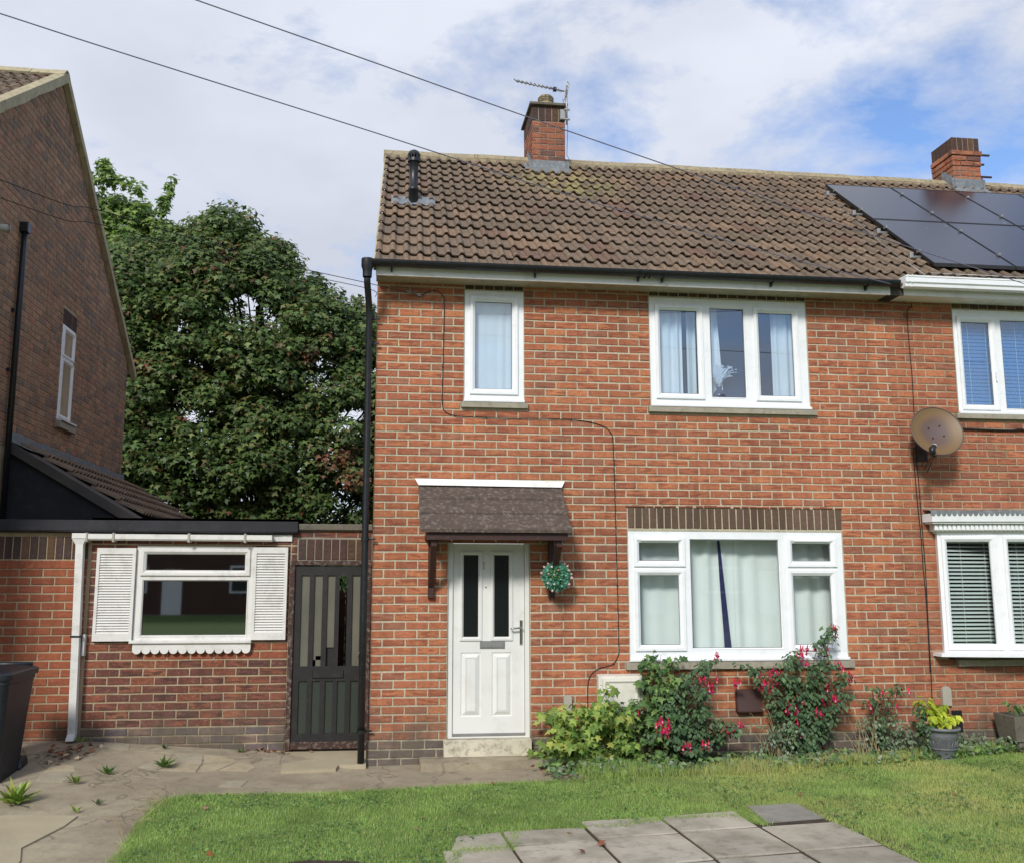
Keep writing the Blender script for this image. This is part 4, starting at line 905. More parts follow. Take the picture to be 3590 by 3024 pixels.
blind(7.00, 7.65, 3.42, 4.52, .10, 26, 'blind_sky_tint', 'blue-looking closed slatted blind beside the first, cut by the right edge', R(76), None)
blind(6.12, 6.68, .86, 2.02, .02, 28, 'blind_white', 'open white slatted blind in the left light of the bow window', R(38), None)
blind(6.72, 7.28, .86, 2.02, -.06, 28, 'blind_white', 'open white slatted blind in the second light of the bow window', R(38), None)
# eaves of the right-hand house
part('soffit', MB().box(5.69, XR, -.275, .0, 4.640, 4.650), 'fascia', nb)
part('fascia_board', MB().box(5.70, XR, -.292, -.272, 4.620, 4.725), 'pvc_old', nb)
q = MB(); prof = [(-.30, 4.70), (-.36, 4.675), (-.40, 4.69), (-.405, 4.72), (-.422, 4.735), (-.425, 4.785), (-.432, 4.79), (-.432, 4.805), (-.415, 4.805), (-.30, 4.805)]
q.prism(prof, 5.655, XR, 'x'); g2 = part('gutter', q, 'pvc', nb)
for x in (5.67, 5.72, 7.05): part('gutter_bracket', MB().prism([(a - .004 if a < -.3 else a, b + (-.005 if b < 4.74 else .004)) for a, b in prof], x, x + .018, 'x'), 'pvc', g2)
pillar_cap(6.045, .452, .10, .20, nb)
part('supply_duct', MB().box(6.028, 6.062, -.02, .0, -.05, .26), 'brownwood', nb); q = MB().box(6.10, 6.21, -.02, .0, -.02, .20, .004); part('damaged_vent_plate', q, 'blackplastic', nb)
# solar panels: 1.0 x 1.7 m modules on rails
PS = .05
def rp(x, y, o): return (x + PS * (y - .04), y, EZ + RS * (y - EY) + o)
for c in range(5):
    for r_ in range(2):
        x0 = 6.30 + c * 1.010; y0 = .045 + r_ * 1.350; x1, y1 = x0 + 1.0, y0 + 1.335
        lab = 'black solar module, %s row, %s along the array on the tiled roof' % (('lower', 'upper')[r_], ('first', 'second', 'third', 'fourth', 'fifth')[c])
        sp_ = thing('solar_panel', rp(x0, y0, .10), lab, 'solar panel', 'solar panels on the right-hand roof')
        t_, b_ = .135, .095; q = MB()
        O_ = [rp(x0, y0, t_), rp(x1, y0, t_), rp(x1, y1, t_), rp(x0, y1, t_)]; U = [rp(x0, y0, b_), rp(x1, y0, b_), rp(x1, y1, b_), rp(x0, y1, b_)]; i_ = .012
        I = [rp(x0 + i_, y0 + i_, t_), rp(x1 - i_, y0 + i_, t_), rp(x1 - i_, y1 - i_, t_), rp(x0 + i_, y1 - i_, t_)]
        q.add(O_ + U + I, [(k, 4 + k, 4 + (k + 1) % 4, (k + 1) % 4)[::-1] for k in range(4)] + [(k, (k + 1) % 4, 8 + (k + 1) % 4, 8 + k) for k in range(4)] + [(7, 6, 5, 4)]); part('module_frame', q, 'gateblack', sp_)
        part('module_glass', MB().add([rp(x0 + i_, y0 + i_, t_ - .003), rp(x1 - i_, y0 + i_, t_ - .003), rp(x1 - i_, y1 - i_, t_ - .003), rp(x0 + i_, y1 - i_, t_ - .003)], [(0, 1, 2, 3)], [[(0, 0), (1, 0), (1, 1), (0, 1)]]), 'solar', sp_)
        for yy in (.30, 1.03):
            p = rp(x0 - .005, y0 + yy, t_ + .002); part('clamp', MB().box(p[0] - .012, p[0] + .012, p[1] - .025, p[1] + .025, p[2] - .01, p[2] + .024), 'alu', sp_)
for k, yy in enumerate((.33, 1.06, 1.68, 2.43)):
    a, b = rp(6.20, yy, .075), rp(11.2, yy, .075); rl = solo('panel_rail', MB().tube([a, b], .017, 6), 'alu', 'aluminium rail end sticking out under the solar panels, %s up the roof' % ('lowest', 'second', 'third', 'highest')[k], 'mounting rail', 'rails under the solar panels')
    part('rail_end_cap', MB().box(a[0] - .035, a[0] + .01, a[1] - .025, a[1] + .025, a[2] - .02, a[2] + .05, .008), 'alu', rl)
solo('conduit_rod', smooth(MB().tube([rp(6.15, 2.45, .06), rp(6.10, 1.6, .07), rp(6.07, 1.0, .06), rp(6.02, .45, .075), rp(6.07, -.14, .065)], .005, 6)), 'alu', 'white cable conduit lying on the tiles along the panel edge', 'conduit')
solo('mesh_guard_rod', smooth(MB().tube([rp(6.15, -.10, .075), rp(8.0, -.12, .075), rp(11.0, -.12, .075)], .006, 6)), 'alu', 'thin metal rod along the tiles below the solar panels', 'rod')
# ------------------------------------------------------------------ satellite dish, cables
ds = thing('satellite_dish', (5.95, -.02, 2.9), 'round brown weathered satellite dish between the two upper windows', 'satellite dish')
ax = Vector((-.20, -.93, .30)).normalized(); c = Vector((5.955, -.32, 3.125)); qd = Vector((0, 0, 1)).rotation_difference(ax)
q = MB(); n = 40; rr_ = 10; Rd = .262
for i in range(rr_ + 1):
    r_ = Rd * i / rr_
    for k in range(n):
        a = 2 * math.pi * k / n; p = c + qd @ Vector((r_ * math.cos(a), r_ * 1.07 * math.sin(a), .55 * r_ * r_ - .03)); q.v.append(tuple(p))
def uvd(i, k): return (i / rr_ * math.cos(2 * math.pi * k / n), i / rr_ * math.sin(2 * math.pi * k / n))
for i in range(rr_):
    for k in range(n):
        f = (i * n + k, (i + 1) * n + k, (i + 1) * n + (k + 1) % n, i * n + (k + 1) % n); q.f.append(f); q.uv.append([uvd(i, k), uvd(i + 1, k), uvd(i + 1, k + 1), uvd(i, k + 1)])
part('reflector', smooth(q), 'dish', ds)
q = MB(); q.tube([c + qd @ Vector((Rd * math.cos(a), Rd * 1.07 * math.sin(a), .55 * Rd * Rd - .03)) for a in [2 * math.pi * k / 40 for k in range(41)]], .0065, 6, False); part('rim', smooth(q), 'dish', ds)
for dx_, dz_ in ((-.06, -.06), (.06, -.06), (-.06, .06), (.06, .06)):
    p = c + qd @ Vector((dx_, dz_, -.018)); part('bolt', smooth(MB().lathe([(.008, 0), (.008, .006), (0, .008)], p, 8, ax)), 'rust', ds)
lo = c + Vector((-.02, .02, -.27)); l2 = Vector((5.775, -.50, 2.90)); 
part('feed_arm', MB().tube([lo, lo.lerp(l2, .5) + Vector((0, 0, -.03)), l2], .012, 6), 'rust', ds)
q = MB().tube([l2 + Vector((-.01, -.01, -.05)), l2 + Vector((.0, 0, .01)), l2 + Vector((.055, .05, .045))], [.03, .034, .024], 10); part('receiver', smooth(q), 'blackplastic', ds)
part('feed_horn', smooth(MB().lathe([(.026, 0), (.026, .02), (0, .02)], l2 + Vector((.055, .05, .042)), 12, Vector((.6, .6, .5)))), 'pvc_old', ds)
q = MB().tube([c + Vector((0, .04, 0)), Vector((5.95, -.12, 3.0)), Vector((5.96, -.02, 2.93))], .022, 8); q.box(5.90, 6.02, -.02, -.002, 2.84, 3.02, .004); part('wall_bracket', q, 'rust', ds)
q = MB()
for k in range(3): q.tube([l2 + Vector((-.02 + k * .018, -.01, -.06)), l2 + Vector((-.01 + k * .02, .1, -.14)), l2 + Vector((.08 + k * .03, .35, -.14 - .03 * k)), l2 + Vector((.16 + .05 * k, .44, -.08))], .004, 5)
part('receiver_lead', q, 'cable', ds)
def cable(pts, r, mat, name, label, cat='cable', group=None, y=None, par=None):
    P = [Vector((p[0], y if y is not None else p[1], p[-1])) for p in pts]; out = []
    for i in range(len(P) - 1):   # catmull-rom
        p0, p1, p2, p3 = P[max(i - 1, 0)], P[i], P[i + 1], P[min(i + 2, len(P) - 1)]
        for s in range(6):
            t = s / 6; out.append(.5 * ((2 * p1) + (p2 - p0) * t + (2 * p0 - 5 * p1 + 4 * p2 - p3) * t * t + (3 * p1 - p0 - 3 * p2 + p3) * t ** 3))
    out.append(P[-1]); mb = smooth(MB().tube(out, r, 6))
    return solo(name, mb, mat, label, cat, group)
cw = cable([(.46, 4.505), (.54, 4.55), (.62, 4.562), (.685, 4.51), (.702, 4.42), (.700, 4.2), (.692, 3.7), (.690, 3.36), (.72, 3.275), (.80, 3.238), (.92, 3.222), (1.2, 3.215), (1.6, 3.213), (2.05, 3.215), (2.25, 3.195), (2.40, 3.15), (2.47, 3.09), (2.495, 3.0), (2.505, 2.6), (2.510, 2.0), (2.515, 1.4), (2.518, .90), (2.512, .80), (2.46, .715), (2.40, .69), (2.30, .665), (2.22, .60), (2.19, .50), (2.185, .30), (2.18, .0)], .0042, 'cable', 'wall_cable', 'thin black cable looping down the main facade past the porch to the meter box', y=-.008)
for x, z in [(.700, 4.42), (.697, 4.15), (.692, 3.75), (.690, 3.36), (1.15, 3.216), (2.05, 3.215), (2.47, 3.09), (2.502, 2.7), (2.51, 2.1), (2.515, 1.5), (2.46, .712)]:
    part('cable_clip', MB().box(x - .006, x + .006, -.016, .0, z - .006, z + .006), 'blackplastic', cw)
q = MB().tube([(.46, -.03, 4.505), (.46, .0, 4.49)], .01, 6); q.tube([(.40, -.03, 4.512), (.30, -.06, 4.53)], [.008, .011], 6); q.box(.42, .45, -.04, -.02, 4.49, 4.515); solo('wire_anchor', q, 'alu', 'small metal wire anchor on the bricks left of the narrow window', 'anchor')
cable([(5.95, 4.62), (5.955, 4.58), (5.90, 4.52), (5.895, 4.2), (5.905, 3.8), (5.900, 3.4), (5.895, 3.1), (5.89, 2.9), (5.90, 2.6), (5.905, 2.1), (5.91, 1.6), (5.90, 1.1), (5.895, .6), (5.88, .1)], .005, 'cable', 'wall_cable', 'thicker dark cable running full height beside the satellite dish', y=-.010)
cable([(5.885, 2.985), (5.86, 2.95), (5.862, 2.7), (5.872, 2.3), (5.885, 2.0), (5.885, 1.7), (5.895, 1.35), (5.89, .9), (5.885, .6)], .005, 'cable', 'wall_cable', 'second dark cable starting below the dish, twisting with the taller one', y=-.012)
cable([(6.2, 3.215), (6.6, 3.205), (7.0, 3.20), (7.2, 3.212), (7.8, 3.205)], .011, 'cable', 'wall_cable', 'thick dark cable run under the upper right window sill', y=-.016)
cable([(-2.888, -3.671, 5.299), (-2.506, -3.522, 5.268), (-1.99, -3.321, 5.218), (-1.149, -2.993, 5.145), (-.182, -2.615, 5.063), (.53, -2.338, 4.996), (1.655, -1.899, 4.892), (3.016, -1.368, 4.81), (4.223, -.896, 4.743), (5.605, -.357, 4.702)], .0046, 'wire', 'overhead_wire', 'lower overhead wire crossing in front of the roof down to the shared gutter', 'wire', 'overhead wires')
cable([(-1.653, -4.019, 5.304), (-1.185, -3.871, 5.245), (-.127, -3.535, 5.111), (1.088, -3.15, 4.952), (2.392, -2.737, 4.793), (3.1, -2.51, 4.712), (4.0, -2.23, 4.60), (4.914, -1.937, 4.505), (5.812, -1.652, 4.419), (6.612, -1.399, 4.339), (7.6, -1.08, 4.25)], .0044, 'wire', 'overhead_wire', 'upper overhead wire crossing the chimney and the solar panels', 'wire', 'overhead wires')
cable([(-5.2, -7.5, 4.2), (-2.628, -3, 4.33), (-2.1, -2.4, 4.36), (-1.0, -1.2, 4.425), (-.132, -.407, 4.50), (.40, -.03, 4.51)], .0038, 'cable', 'overhead_wire', 'upper of two thin dark wires reaching the main wall past the downpipe', 'wire', 'overhead wires')
cable([(-5.2, -7.4, 4.05), (-2.628, -3, 4.20), (-2.1, -2.4, 4.25), (-1.0, -1.2, 4.36), (-.10, -.30, 4.47), (-.02, -.02, 4.47)], .0035, 'cable', 'overhead_wire', 'lower of two thin dark wires ending at the house corner', 'wire', 'overhead wires')
# topiary ball hanging from the right canopy bracket
tb = thing('topiary_ball', (1.845, -.20, 1.585), 'artificial green and pink topiary ball hanging beside the white front door', 'artificial plant')
def unit(rg):
    while True:
        v = Vector((rg.uniform(-1, 1), rg.uniform(-1, 1), rg.uniform(-1, 1)))
        if .05 < v.length < 1: return v.normalized()
rg = random.Random(12); c0 = Vector((1.838, -.20, 1.587)); q = MB(); qp = MB()
part('core', smooth(MB().lathe([(.112 * math.sin(math.pi * i / 8), -.112 * math.cos(math.pi * i / 8)) for i in range(9)], c0, 12)), 'leaf_green', tb)
for i in range(1700):
    d = unit(rg); s = d.orthogonal().normalized(); s = Quaternion(d, rg.random() * 6.28) @ s; d2 = (d + s * rg.uniform(-.5, .5)).normalized(); p = c0 + d * .100; L_ = rg.uniform(.038, .060); w_ = .009
    q.add([p, p + d2 * L_ * .55 + s.cross(d) * w_, p + d2 * L_, p + d2 * L_ * .55 - s.cross(d) * w_], [(0, 1, 2, 3)])
part('foliage', q, 'leaf_teal', tb)
for i in range(46):
    d = unit(rg); p = c0 + d * .142; part('bud', MB().tube([p, p + d * .012, p + d * .028], [.006, .0125, .003], 5), 'bud_pink', tb)
part('hanging_string', MB().tube([c0 + Vector((0, 0, .1)), (1.822, -.32, 1.86)], .0025, 4), 'cable', tb)
# curtains and things behind the glass
def curt(x0, x1, z0, z1, y, mat, label, amp=.018, fold=.09, lean=0, tuck=0, group=None):
    return solo('curtain', wavy(x0, x1, z0, z1, y, amp, fold, lean=lean, tuck=tuck), mat, label, 'curtain', group)
cs = curt(1.0, 1.47, 3.45, 4.52, .10, 'curtain', 'white vertical blind behind the narrow upper window', .006, .089)
curt(3.0, 3.33, 3.44, 4.52, .14, 'curtain', 'white curtain in the left light of the wide upper window', .03, .10)
curt(3.60, 3.74, 3.44, 4.52, .16, 'curtain', 'white curtain hanging mid-window behind the feather vase', .03, .11, tuck=.1)
curt(4.36, 4.62, 3.44, 4.52, .14, 'curtain', 'white curtain at the right end of the wide upper window', .02, .10)
curt(3.40, 3.50, 3.44, 4.52, .20, 'netcurtain', 'pale net curtain edge behind the left light upstairs', .02, .08)
curt(4.13, 4.22, 3.44, 4.52, .20, 'netcurtain', 'pale net curtain in the right light upstairs', .02, .09)
curt(2.6, 3.85, .78, 2.03, .22, 'netcurtain', 'pale drawn curtain covering the left half of the living room window', .016, .17)
curt(3.76, 5.02, .78, 2.03, .24, 'netcurtain', 'pale drawn curtain covering the right half of the living room window', .016, .19)
curt(3.665, 3.695, .80, 2.02, .19, 'navy', 'narrow dark blue curtain strip in the living room window', .006, .03, lean=.075, tuck=.05)
vs = thing('feather_vase', (3.72, .08, 3.42), 'dark vase with white feather plume on the upstairs window board', 'vase')
part('vase', smooth(MB().lathe([(.075, 0), (.085, .015), (.06, .06), (.028, .10), (.03, .125), (.026, .125)], (3.72, .10, 3.50), 16)), 'vase', vs)
q = MB(); rg = random.Random(3)
for i in range(26):
    a = rg.uniform(-1.15, 1.15); L_ = rg.uniform(.20, .30); p = Vector((3.72, .10 + rg.uniform(-.02, .02), 3.62)); pts = [p + Vector((math.sin(a * t) * L_ * t, 0, math.cos(a * t) * L_ * t)) for t in (0, .35, .7, 1)]
    q.tube(pts, [.0015, .0015, .001, .0005], 3, False)
    for j in range(34):
        t = .15 + .85 * j / 34; b = p + Vector((math.sin(a * t) * L_ * t, 0, math.cos(a * t) * L_ * t)); s = rg.choice((-1, 1)); dd = Vector((math.cos(a * t) * s, rg.uniform(-.5, .5), -math.sin(a * t) * s + .7)).normalized() * rg.uniform(.015, .035)
        q.add([b, b + dd, b + dd * .8 + Vector((0, 0, .010))], [(0, 1, 2)])
part('feather_plume', q, 'feather', vs)

# ------------------------------------------------------------------ side building between the houses
YS = .45
sb = thing('side_building', (-2, YS, -.1), 'low flat-roofed side building with shuttered white window and black felt edge', 'outbuilding')
mwS = Matrix.Translation((0, YS, 0))
SW = (-2.385, -1.215, .925, 1.895)
part('wall_mortar', MB().plate(-4.6, -.800, -.35, 2.02, [SW], YS + .0075, YS + .14), 'mortar_tan', sb)
zo = [-.075 - .0825 * 3 + i * .0825 for i in range(31)]; zo = [z for z in zo]
b_l = lay(-2.84, -.842, -.33, 1.98, [SW], zo, True)
def mo(b):
    if b[3] < .10: return 'brick_blue'
    if .82 < b[3] < .93 and -2.4 < b[0] < -1.0: return 'brick_orange'
    if b[2] > .70 and b[3] < .90 and b[0] > -2.4 and b[1] < -1.25: return 'brick_orange'
    return 'brick_out'
brick_wall(sb, b_l, mo, mwS, 300, 15, joint=.014)
q = MB(); 
b_o = [b for b in lay(-4.55, -2.862, -.10, 1.74, [], zo, True) if b[2] < 1.70]
brick_wall(sb, b_o, lambda b: 'brick_orange', mwS, 140, 16, joint=.014)
soldiers(sb, -4.5, -2.865, 1.75, 1.985, 'brick_solder2', mwS, .080, 7)
soldiers(sb, -4.5, -2.865, 1.655, 1.745, 'brick_orange', mwS, .085, 8)
fel = MB(); n = 24
for i in range(n + 1):
    x = -4.6 + (4.6 - .775) * i / n; w_ = .006 * math.sin(x * 5.1) + .004 * math.sin(x * 13); fel.v += [(x, YS - .075 + w_, 2.028 + .5 * w_), (x, YS - .085 + w_, 2.045), (x, YS - .07 + w_, 2.145 + .4 * w_), (x, YS + .0, 2.152), (x, YS + 5, 2.16), (x, YS, 2.022)]
for i in range(n): a = i * 6; fel.f += [(a + 5, a + 11, a + 6, a)] + [(a + k, a + 6 + k, a + 7 + k, a + 1 + k) for k in range(4)]; fel.uv += [[(0, 0)] * 4] * 5
fel.f += [(n * 6, n * 6 + 1, n * 6 + 2, n * 6 + 3, n * 6 + 5)]; fel.uv += [[(0, 0)] * 5]
part('felt_edge', fel, 'membrane', sb)
part('coping', MB().box(-.772, -.002, YS - .04, YS + .22, 2.062, 2.128, .008), 'coping', sb)
brick_wall(sb, [(x, min(x + BL, -.004), 1.985, 2.058) for x in (-.84, -.6114, -.3828, -.1542)] + [(-.84, -.775, za, za + .08) for za in (1.905, 1.82, 1.74)], lambda b: 'brick_out', mwS, 20, 4)
soldiers(sb, -.770, -.004, 1.752, 1.975, 'brick_solder2', mwS, .090, 5)
part('lintel_mortar', MB().box(-.84, -.002, YS + .008, YS + .14, 1.74, 2.06), 'mortar_grey', sb)
part('door_head', MB().box(-.835, -.002, YS - .012, YS + .10, 1.70, 1.748, .004), 'flakingwood', sb)
part('door_post', MB().box(-.842, -.792, YS - .015, YS + .10, -.16, 1.70, .004), 'flakingwood', sb); part('door_post', MB().box(-.045, -.006, YS - .015, YS + .10, -.18, 1.70, .004), 'flakingwood', sb)
# gutter and square downpipe
q = MB(); pf = [(YS - .02, 1.945), (YS - .10, 1.945), (YS - .115, 1.96), (YS - .115, 2.008), (YS - .02, 2.008)]; v = []
for x, dz_ in ((-2.93, .0), (-1.03, .022)): v += [(x, a, b + dz_ * -.2) for a, b in pf]
q.add(v, [(k, (k + 1) % 5, 5 + (k + 1) % 5, 5 + k) for k in range(5)] + [(4, 3, 2, 1, 0), (5, 6, 7, 8, 9)]); sg = part('gutter', q, 'pvc_old', sb)
part('gutter_back_board', MB().box(-2.80, -.832, YS - .02, YS - .001, 1.945, 2.012, .002), 'pvc_old', sb)
for x in (-2.86, -2.60, -1.86, -1.30): part('gutter_clip', MB().box(x - .012, x + .012, YS - .125, YS - .02, 1.925, 2.018, .005), 'greyplastic', sg)
q = MB().box(-3.0, -2.86, YS - .13, YS - .03, 1.955, 2.012, .006); q.add([(-2.995, YS - .128, 1.955), (-2.865, YS - .128, 1.955), (-2.865, YS - .03, 1.955), (-2.995, YS - .03, 1.955), (-2.955, YS - .115, 1.885), (-2.895, YS - .115, 1.885), (-2.895, YS - .05, 1.885), (-2.955, YS - .05, 1.885)], [(k, 4 + k, 4 + (k + 1) % 4, (k + 1) % 4) for k in range(4)])
part('gutter_outlet', q, 'pvc_old', sg)
q = MB().add([(-2.96, YS - .12, 1.9), (-2.888, YS - .12, 1.9), (-2.888, YS - .045, 1.9), (-2.96, YS - .045, 1.9), (-2.918, YS - .12, .06), (-2.848, YS - .12, .06), (-2.848, YS - .045, .06), (-2.918, YS - .045, .06), (-2.925, YS - .16, .0), (-2.852, YS - .16, .0), (-2.85, YS - .07, .0), (-2.92, YS - .07, .0)], [(k, k + 4, (k + 1) % 4 + 4, (k + 1) % 4) for k in range(4)] + [(4 + k, 8 + k, 8 + (k + 1) % 4, 4 + (k + 1) % 4) for k in range(4)])
sq = part('downpipe', q, 'pvc_old', sb)
part('pipe_strap', MB().box(-2.955, -2.85, YS - .126, YS, .985, 1.002), 'blackplastic', sq); part('pipe_bracket', MB().box(-2.855, -2.83, YS - .06, YS, .80, 1.01, .004), 'pvc_old', sq)
# its window, shutters, scalloped apron
window(sb, -2.383, -1.217, .945, 1.890, [(-2.340, -1.252, 1.595, 1.860, 's:reflective_top'), (-2.318, -1.262, .985, 1.545, 'fixed')], y=YS - .008, frame='pvc_old', room='dark', sash_in=.055, roomd=1.4) if False else None
M['glass_dark'] = mat_glass('side_window_glass', 1.0, (.75, .8, .78), .16)
window(sb, -2.383, -1.217, .945, 1.890, [(-2.342, -1.250, 1.590, 1.862, 's'), (-2.318, -1.262, .980, 1.552, 'fixed')], y=YS - .008, frame='pvc_old', room='dark', sash_in=.055, roomd=1.4, glass='glass_dark')
part('window_board', MB().box(-2.405, -1.205, YS - .075, YS + .0, .915, .948, .006), 'pvc_old', sb)
q = MB(); n = 13; xa, xb = -2.372, -1.212
for i in range(n):
    x0_, x1_ = xa + (xb - xa) * i / n, xa + (xb - xa) * (i + 1) / n; r_ = (x1_ - x0_) / 2 - .002; cx = (x0_ + x1_) / 2
    q.prism([(x0_, .915), (x0_, .855)] + [(cx - r_ * math.cos(a), .855 - r_ * 1.0 * math.sin(a)) for a in [math.pi * k / 10 for k in range(11)]] + [(x1_, .855), (x1_, .915)], YS - .05, YS - .035)
part('scalloped_apron', q, 'pvc_old', sb)
def shutter(x0, x1, z0, z1, lab):
    s = thing('window_shutter', ((x0 + x1) / 2, YS - .03, z0), lab, 'shutter', 'louvred shutters of the side building'); y = YS - .045
    part('shutter_frame', MB().plate(x0, x1, z0, z1, [(x0 + .03, x1 - .03, z0 + .075, z1 - .062)], y, YS - .005), 'pvc_old', s)
    part('shutter_back', MB().box(x0 + .02, x1 - .02, YS - .018, YS - .008, z0 + .02, z1 - .02), 'pvc_old', s); n = 30; h = (z1 - z0 - .137) / n
    q = MB().add([(x0 + .03, y + .004, 0), (x1 - .03, y + .004, 0), (x1 - .03, y + .026, h * 1.15), (x0 + .03, y + .026, h * 1.15), (x0 + .03, y + .012, -.002), (x1 - .03, y + .012, -.002)], [(0, 1, 2, 3), (4, 5, 1, 0)]); me = q.mesh('slat', 'pvc_old')
    for i in range(n): put('slat', me, s, (0, 0, z0 + .075 + i * h))
shutter(-2.768, -2.388, .940, 1.868, 'white louvred shutter on the left of the low side window')
shutter(-1.214, -.868, .945, 1.882, 'white louvred shutter on the right of the low side window')
# lean-to roof of the extension behind, with lead flashing on the gable
XG = -4.2
sl0 = Vector((XG, 0, 3.10)); ex, ez = -2.50, 2.10; la = math.atan2(3.10 - ez, ex - XG)
lt = thing('lean_to_roof', (-3.6, 3, 2.15), 'small tiled lean-to roof with black felt cheek against the gable wall', 'roof')
part('felt_cheek', MB().add([(XG, 1.80, 3.06), (XG, 1.80, 2.1), (-2.52, 1.80, 2.1)], [(0, 1, 2)]), 'membrane', lt)
vx_ = lambda t: (XG + (ex - XG) * t, 3.10 + (ez - 3.10) * t)
q = MB(); a0 = vx_(0); a1 = vx_(1)
q.add([(a0[0], 1.74, a0[1] - .10), (a1[0], 1.74, a1[1] - .10), (a1[0], 1.74, a1[1] + .02), (a0[0], 1.74, a0[1] + .02), (a0[0], 2.30, a0[1] + .03), (a1[0], 2.05, a1[1] + .03)], [(0, 1, 2, 3), (3, 2, 5, 4)]); part('felt_verge', q, 'membrane_l', lt)
q = MB(); q.add([(XG, 2, a0[1] - .01), (XG, 7.2, a0[1] - .01), (ex, 7.2, a1[1] - .01), (ex, 2.0, a1[1] - .01)], [(0, 3, 2, 1)]); part('roof_underlay', q, 'membrane_l', lt)
base = Matrix.Translation((ex - .36, 7.0, a1[1] + .36 * math.tan(la))) @ Matrix.Rotation(HALFPI, 4, 'Z')
# rows run along y; tiles climb towards -x : local x -> -y
base = Matrix.Translation((ex - .30, 2.10, a1[1] + .30 * math.tan(la) + .02)) @ Matrix.Rotation(HALFPI, 4, 'Z')
tile_roof(lt, 0, 17, 5, 0, 0, la, 0, ['tile_old'], 41, ga=.33, base=base, hh=.042, lift=.022)
q = MB(); 
for i in range(20):
    ya, yb = 1.80 + i * .25, 1.80 + (i + 1) * .25; w1, w2 = .015 * math.sin(i * 1.7), .015 * math.sin((i + 1) * 1.7)
    q.add([(XG + .006, ya, 3.12 + .005), (XG + .006, yb, 3.12 + .005), (XG + .006, yb, 3.24 + w2), (XG + .006, ya, 3.24 + w1), (XG + .22, ya, 3.03), (XG + .22, yb, 3.03)], [(0, 3, 2, 1)[::-1], (0, 1, 5, 4)[::-1]])
part('lead_flashing', q, 'lead', lt)

# ------------------------------------------------------------------ gate
gt = thing('garden_gate', (-.42, YS + .03, -.15), 'black wooden side gate with ribbed glass strips and one missing pane', 'gate')
GX = [(-.725, -.640), (-.590, -.508), (-.457, -.378), (-.333, -.252), (-.200, -.120)]
gh = [(a, b, .672, 1.597) for a, b in GX] + [(a, b, .003, .525) for a, b in GX]
part('gate_frame', MB().plate(-.792, -.048, -.135, 1.694, gh, YS + .01, YS + .055), 'gateblack', gt)
for i, (a, b) in enumerate(GX):
    if i != 3: part('pane', MB().box(a - .005, b + .005, YS + .03, YS + .036, (.672, .735, .86, 0, .672)[i], 1.60), 'reeded', gt)
    part('pane', MB().box(a - .005, b + .005, YS + .03, YS + .036, 0, .53), 'frosted', gt)
part('broken_pane', MB().box(-.560, -.508, YS + .03, YS + .034, .672, .775), 'reeded', gt)
part('pane_behind_gap', MB().box(-.46, -.375, YS + .045, YS + .05, .672, .86), 'dark', gt)
part('letter_plate', MB().box(-.588, -.268, YS - .002, YS + .015, .553, .635, .006), 'gateblack', gt)
part('kick_rail', MB().box(-.79, -.05, YS - .002, YS + .012, -.15, -.075, .006), 'flakingwood', gt)
part('gate_handle', MB().tube([(-.15, YS - .02, .79), (-.10, YS - .03, .812)], .008, 6), 'chrome', gt)
# things glimpsed through the gate: fence of the back garden
fe = thing('back_fence', (-.4, 6.0, -.2), 'dark stained board fence glimpsed through the missing gate pane', 'fence')
for i in range(14):
    x = -1.3 + i * .125; part('board', MB().prism([(x, -.2), (x + .115, -.2), (x + .115, 1.28), (x + .0575, 1.40), (x, 1.28)], 6.0, 6.02), 'brownwood', fe)
for z in (.2, .75, 1.2): part('rail', MB().box(-1.3, .45, 5.95, 6.0, z, z + .05), 'brownwood', fe)
hd = thing('garden_hedge', (-1, 9, -.3), 'dark hedge mass glimpsed above the back fence', 'hedge')
HEDGE = True
# ------------------------------------------------------------------ gable house
gb = thing('gable_house', (XG - 3, 2.6, -.3), 'dark plum-brown brick gable end of the left-hand house', 'house')
AP, GE1, GE0 = (2.60, 8.10), (6.66, 5.16), (-1.4, 5.16)
def gclip(z):
    hw_ = (AP[1] - .10 - z) / ((AP[1] - GE1[1]) / (GE1[0] - AP[0])); return (max(GE0[0] + .05, AP[0] - hw_), min(6.64, AP[0] + hw_))
mwG = Matrix.Translation((XG, 0, 0)) @ Matrix.Rotation(HALFPI, 4, 'Z')
GW = (3.30, 3.83, 3.63, 4.93)
part('gable_mortar', MB().add([(XG - .0075, -1.4, -.4), (XG - .0075, 6.64, -.4), (XG - .0075, 6.64, 5.16), (XG - .0075, 2.6, 8.06), (XG - .0075, -1.4, 5.16), (XG - .12, 6.64, -.4), (XG - .12, 6.64, 5.16)], [(0, 1, 2, 3, 4), (1, 5, 6, 2)]), 'mortar_tan', gb)
zg = [3.0 + i * .0815 for i in range(63)]
gb_b = lay(-1, 6.64, 3.05, 8.0, [(GW[0], GW[1], GW[2] - .08, GW[3] + .23)], zg, True, clip=gclip)
brick_wall(gb, [b for b in gb_b if b[0] > .3], lambda b: 'brick_gable', mwG, 300, 25, joint=.011)
soldiers(gb, GW[0], GW[1] + .04, GW[3] + .005, GW[3] + .225, 'brick_solder2', mwG, .078, 9)
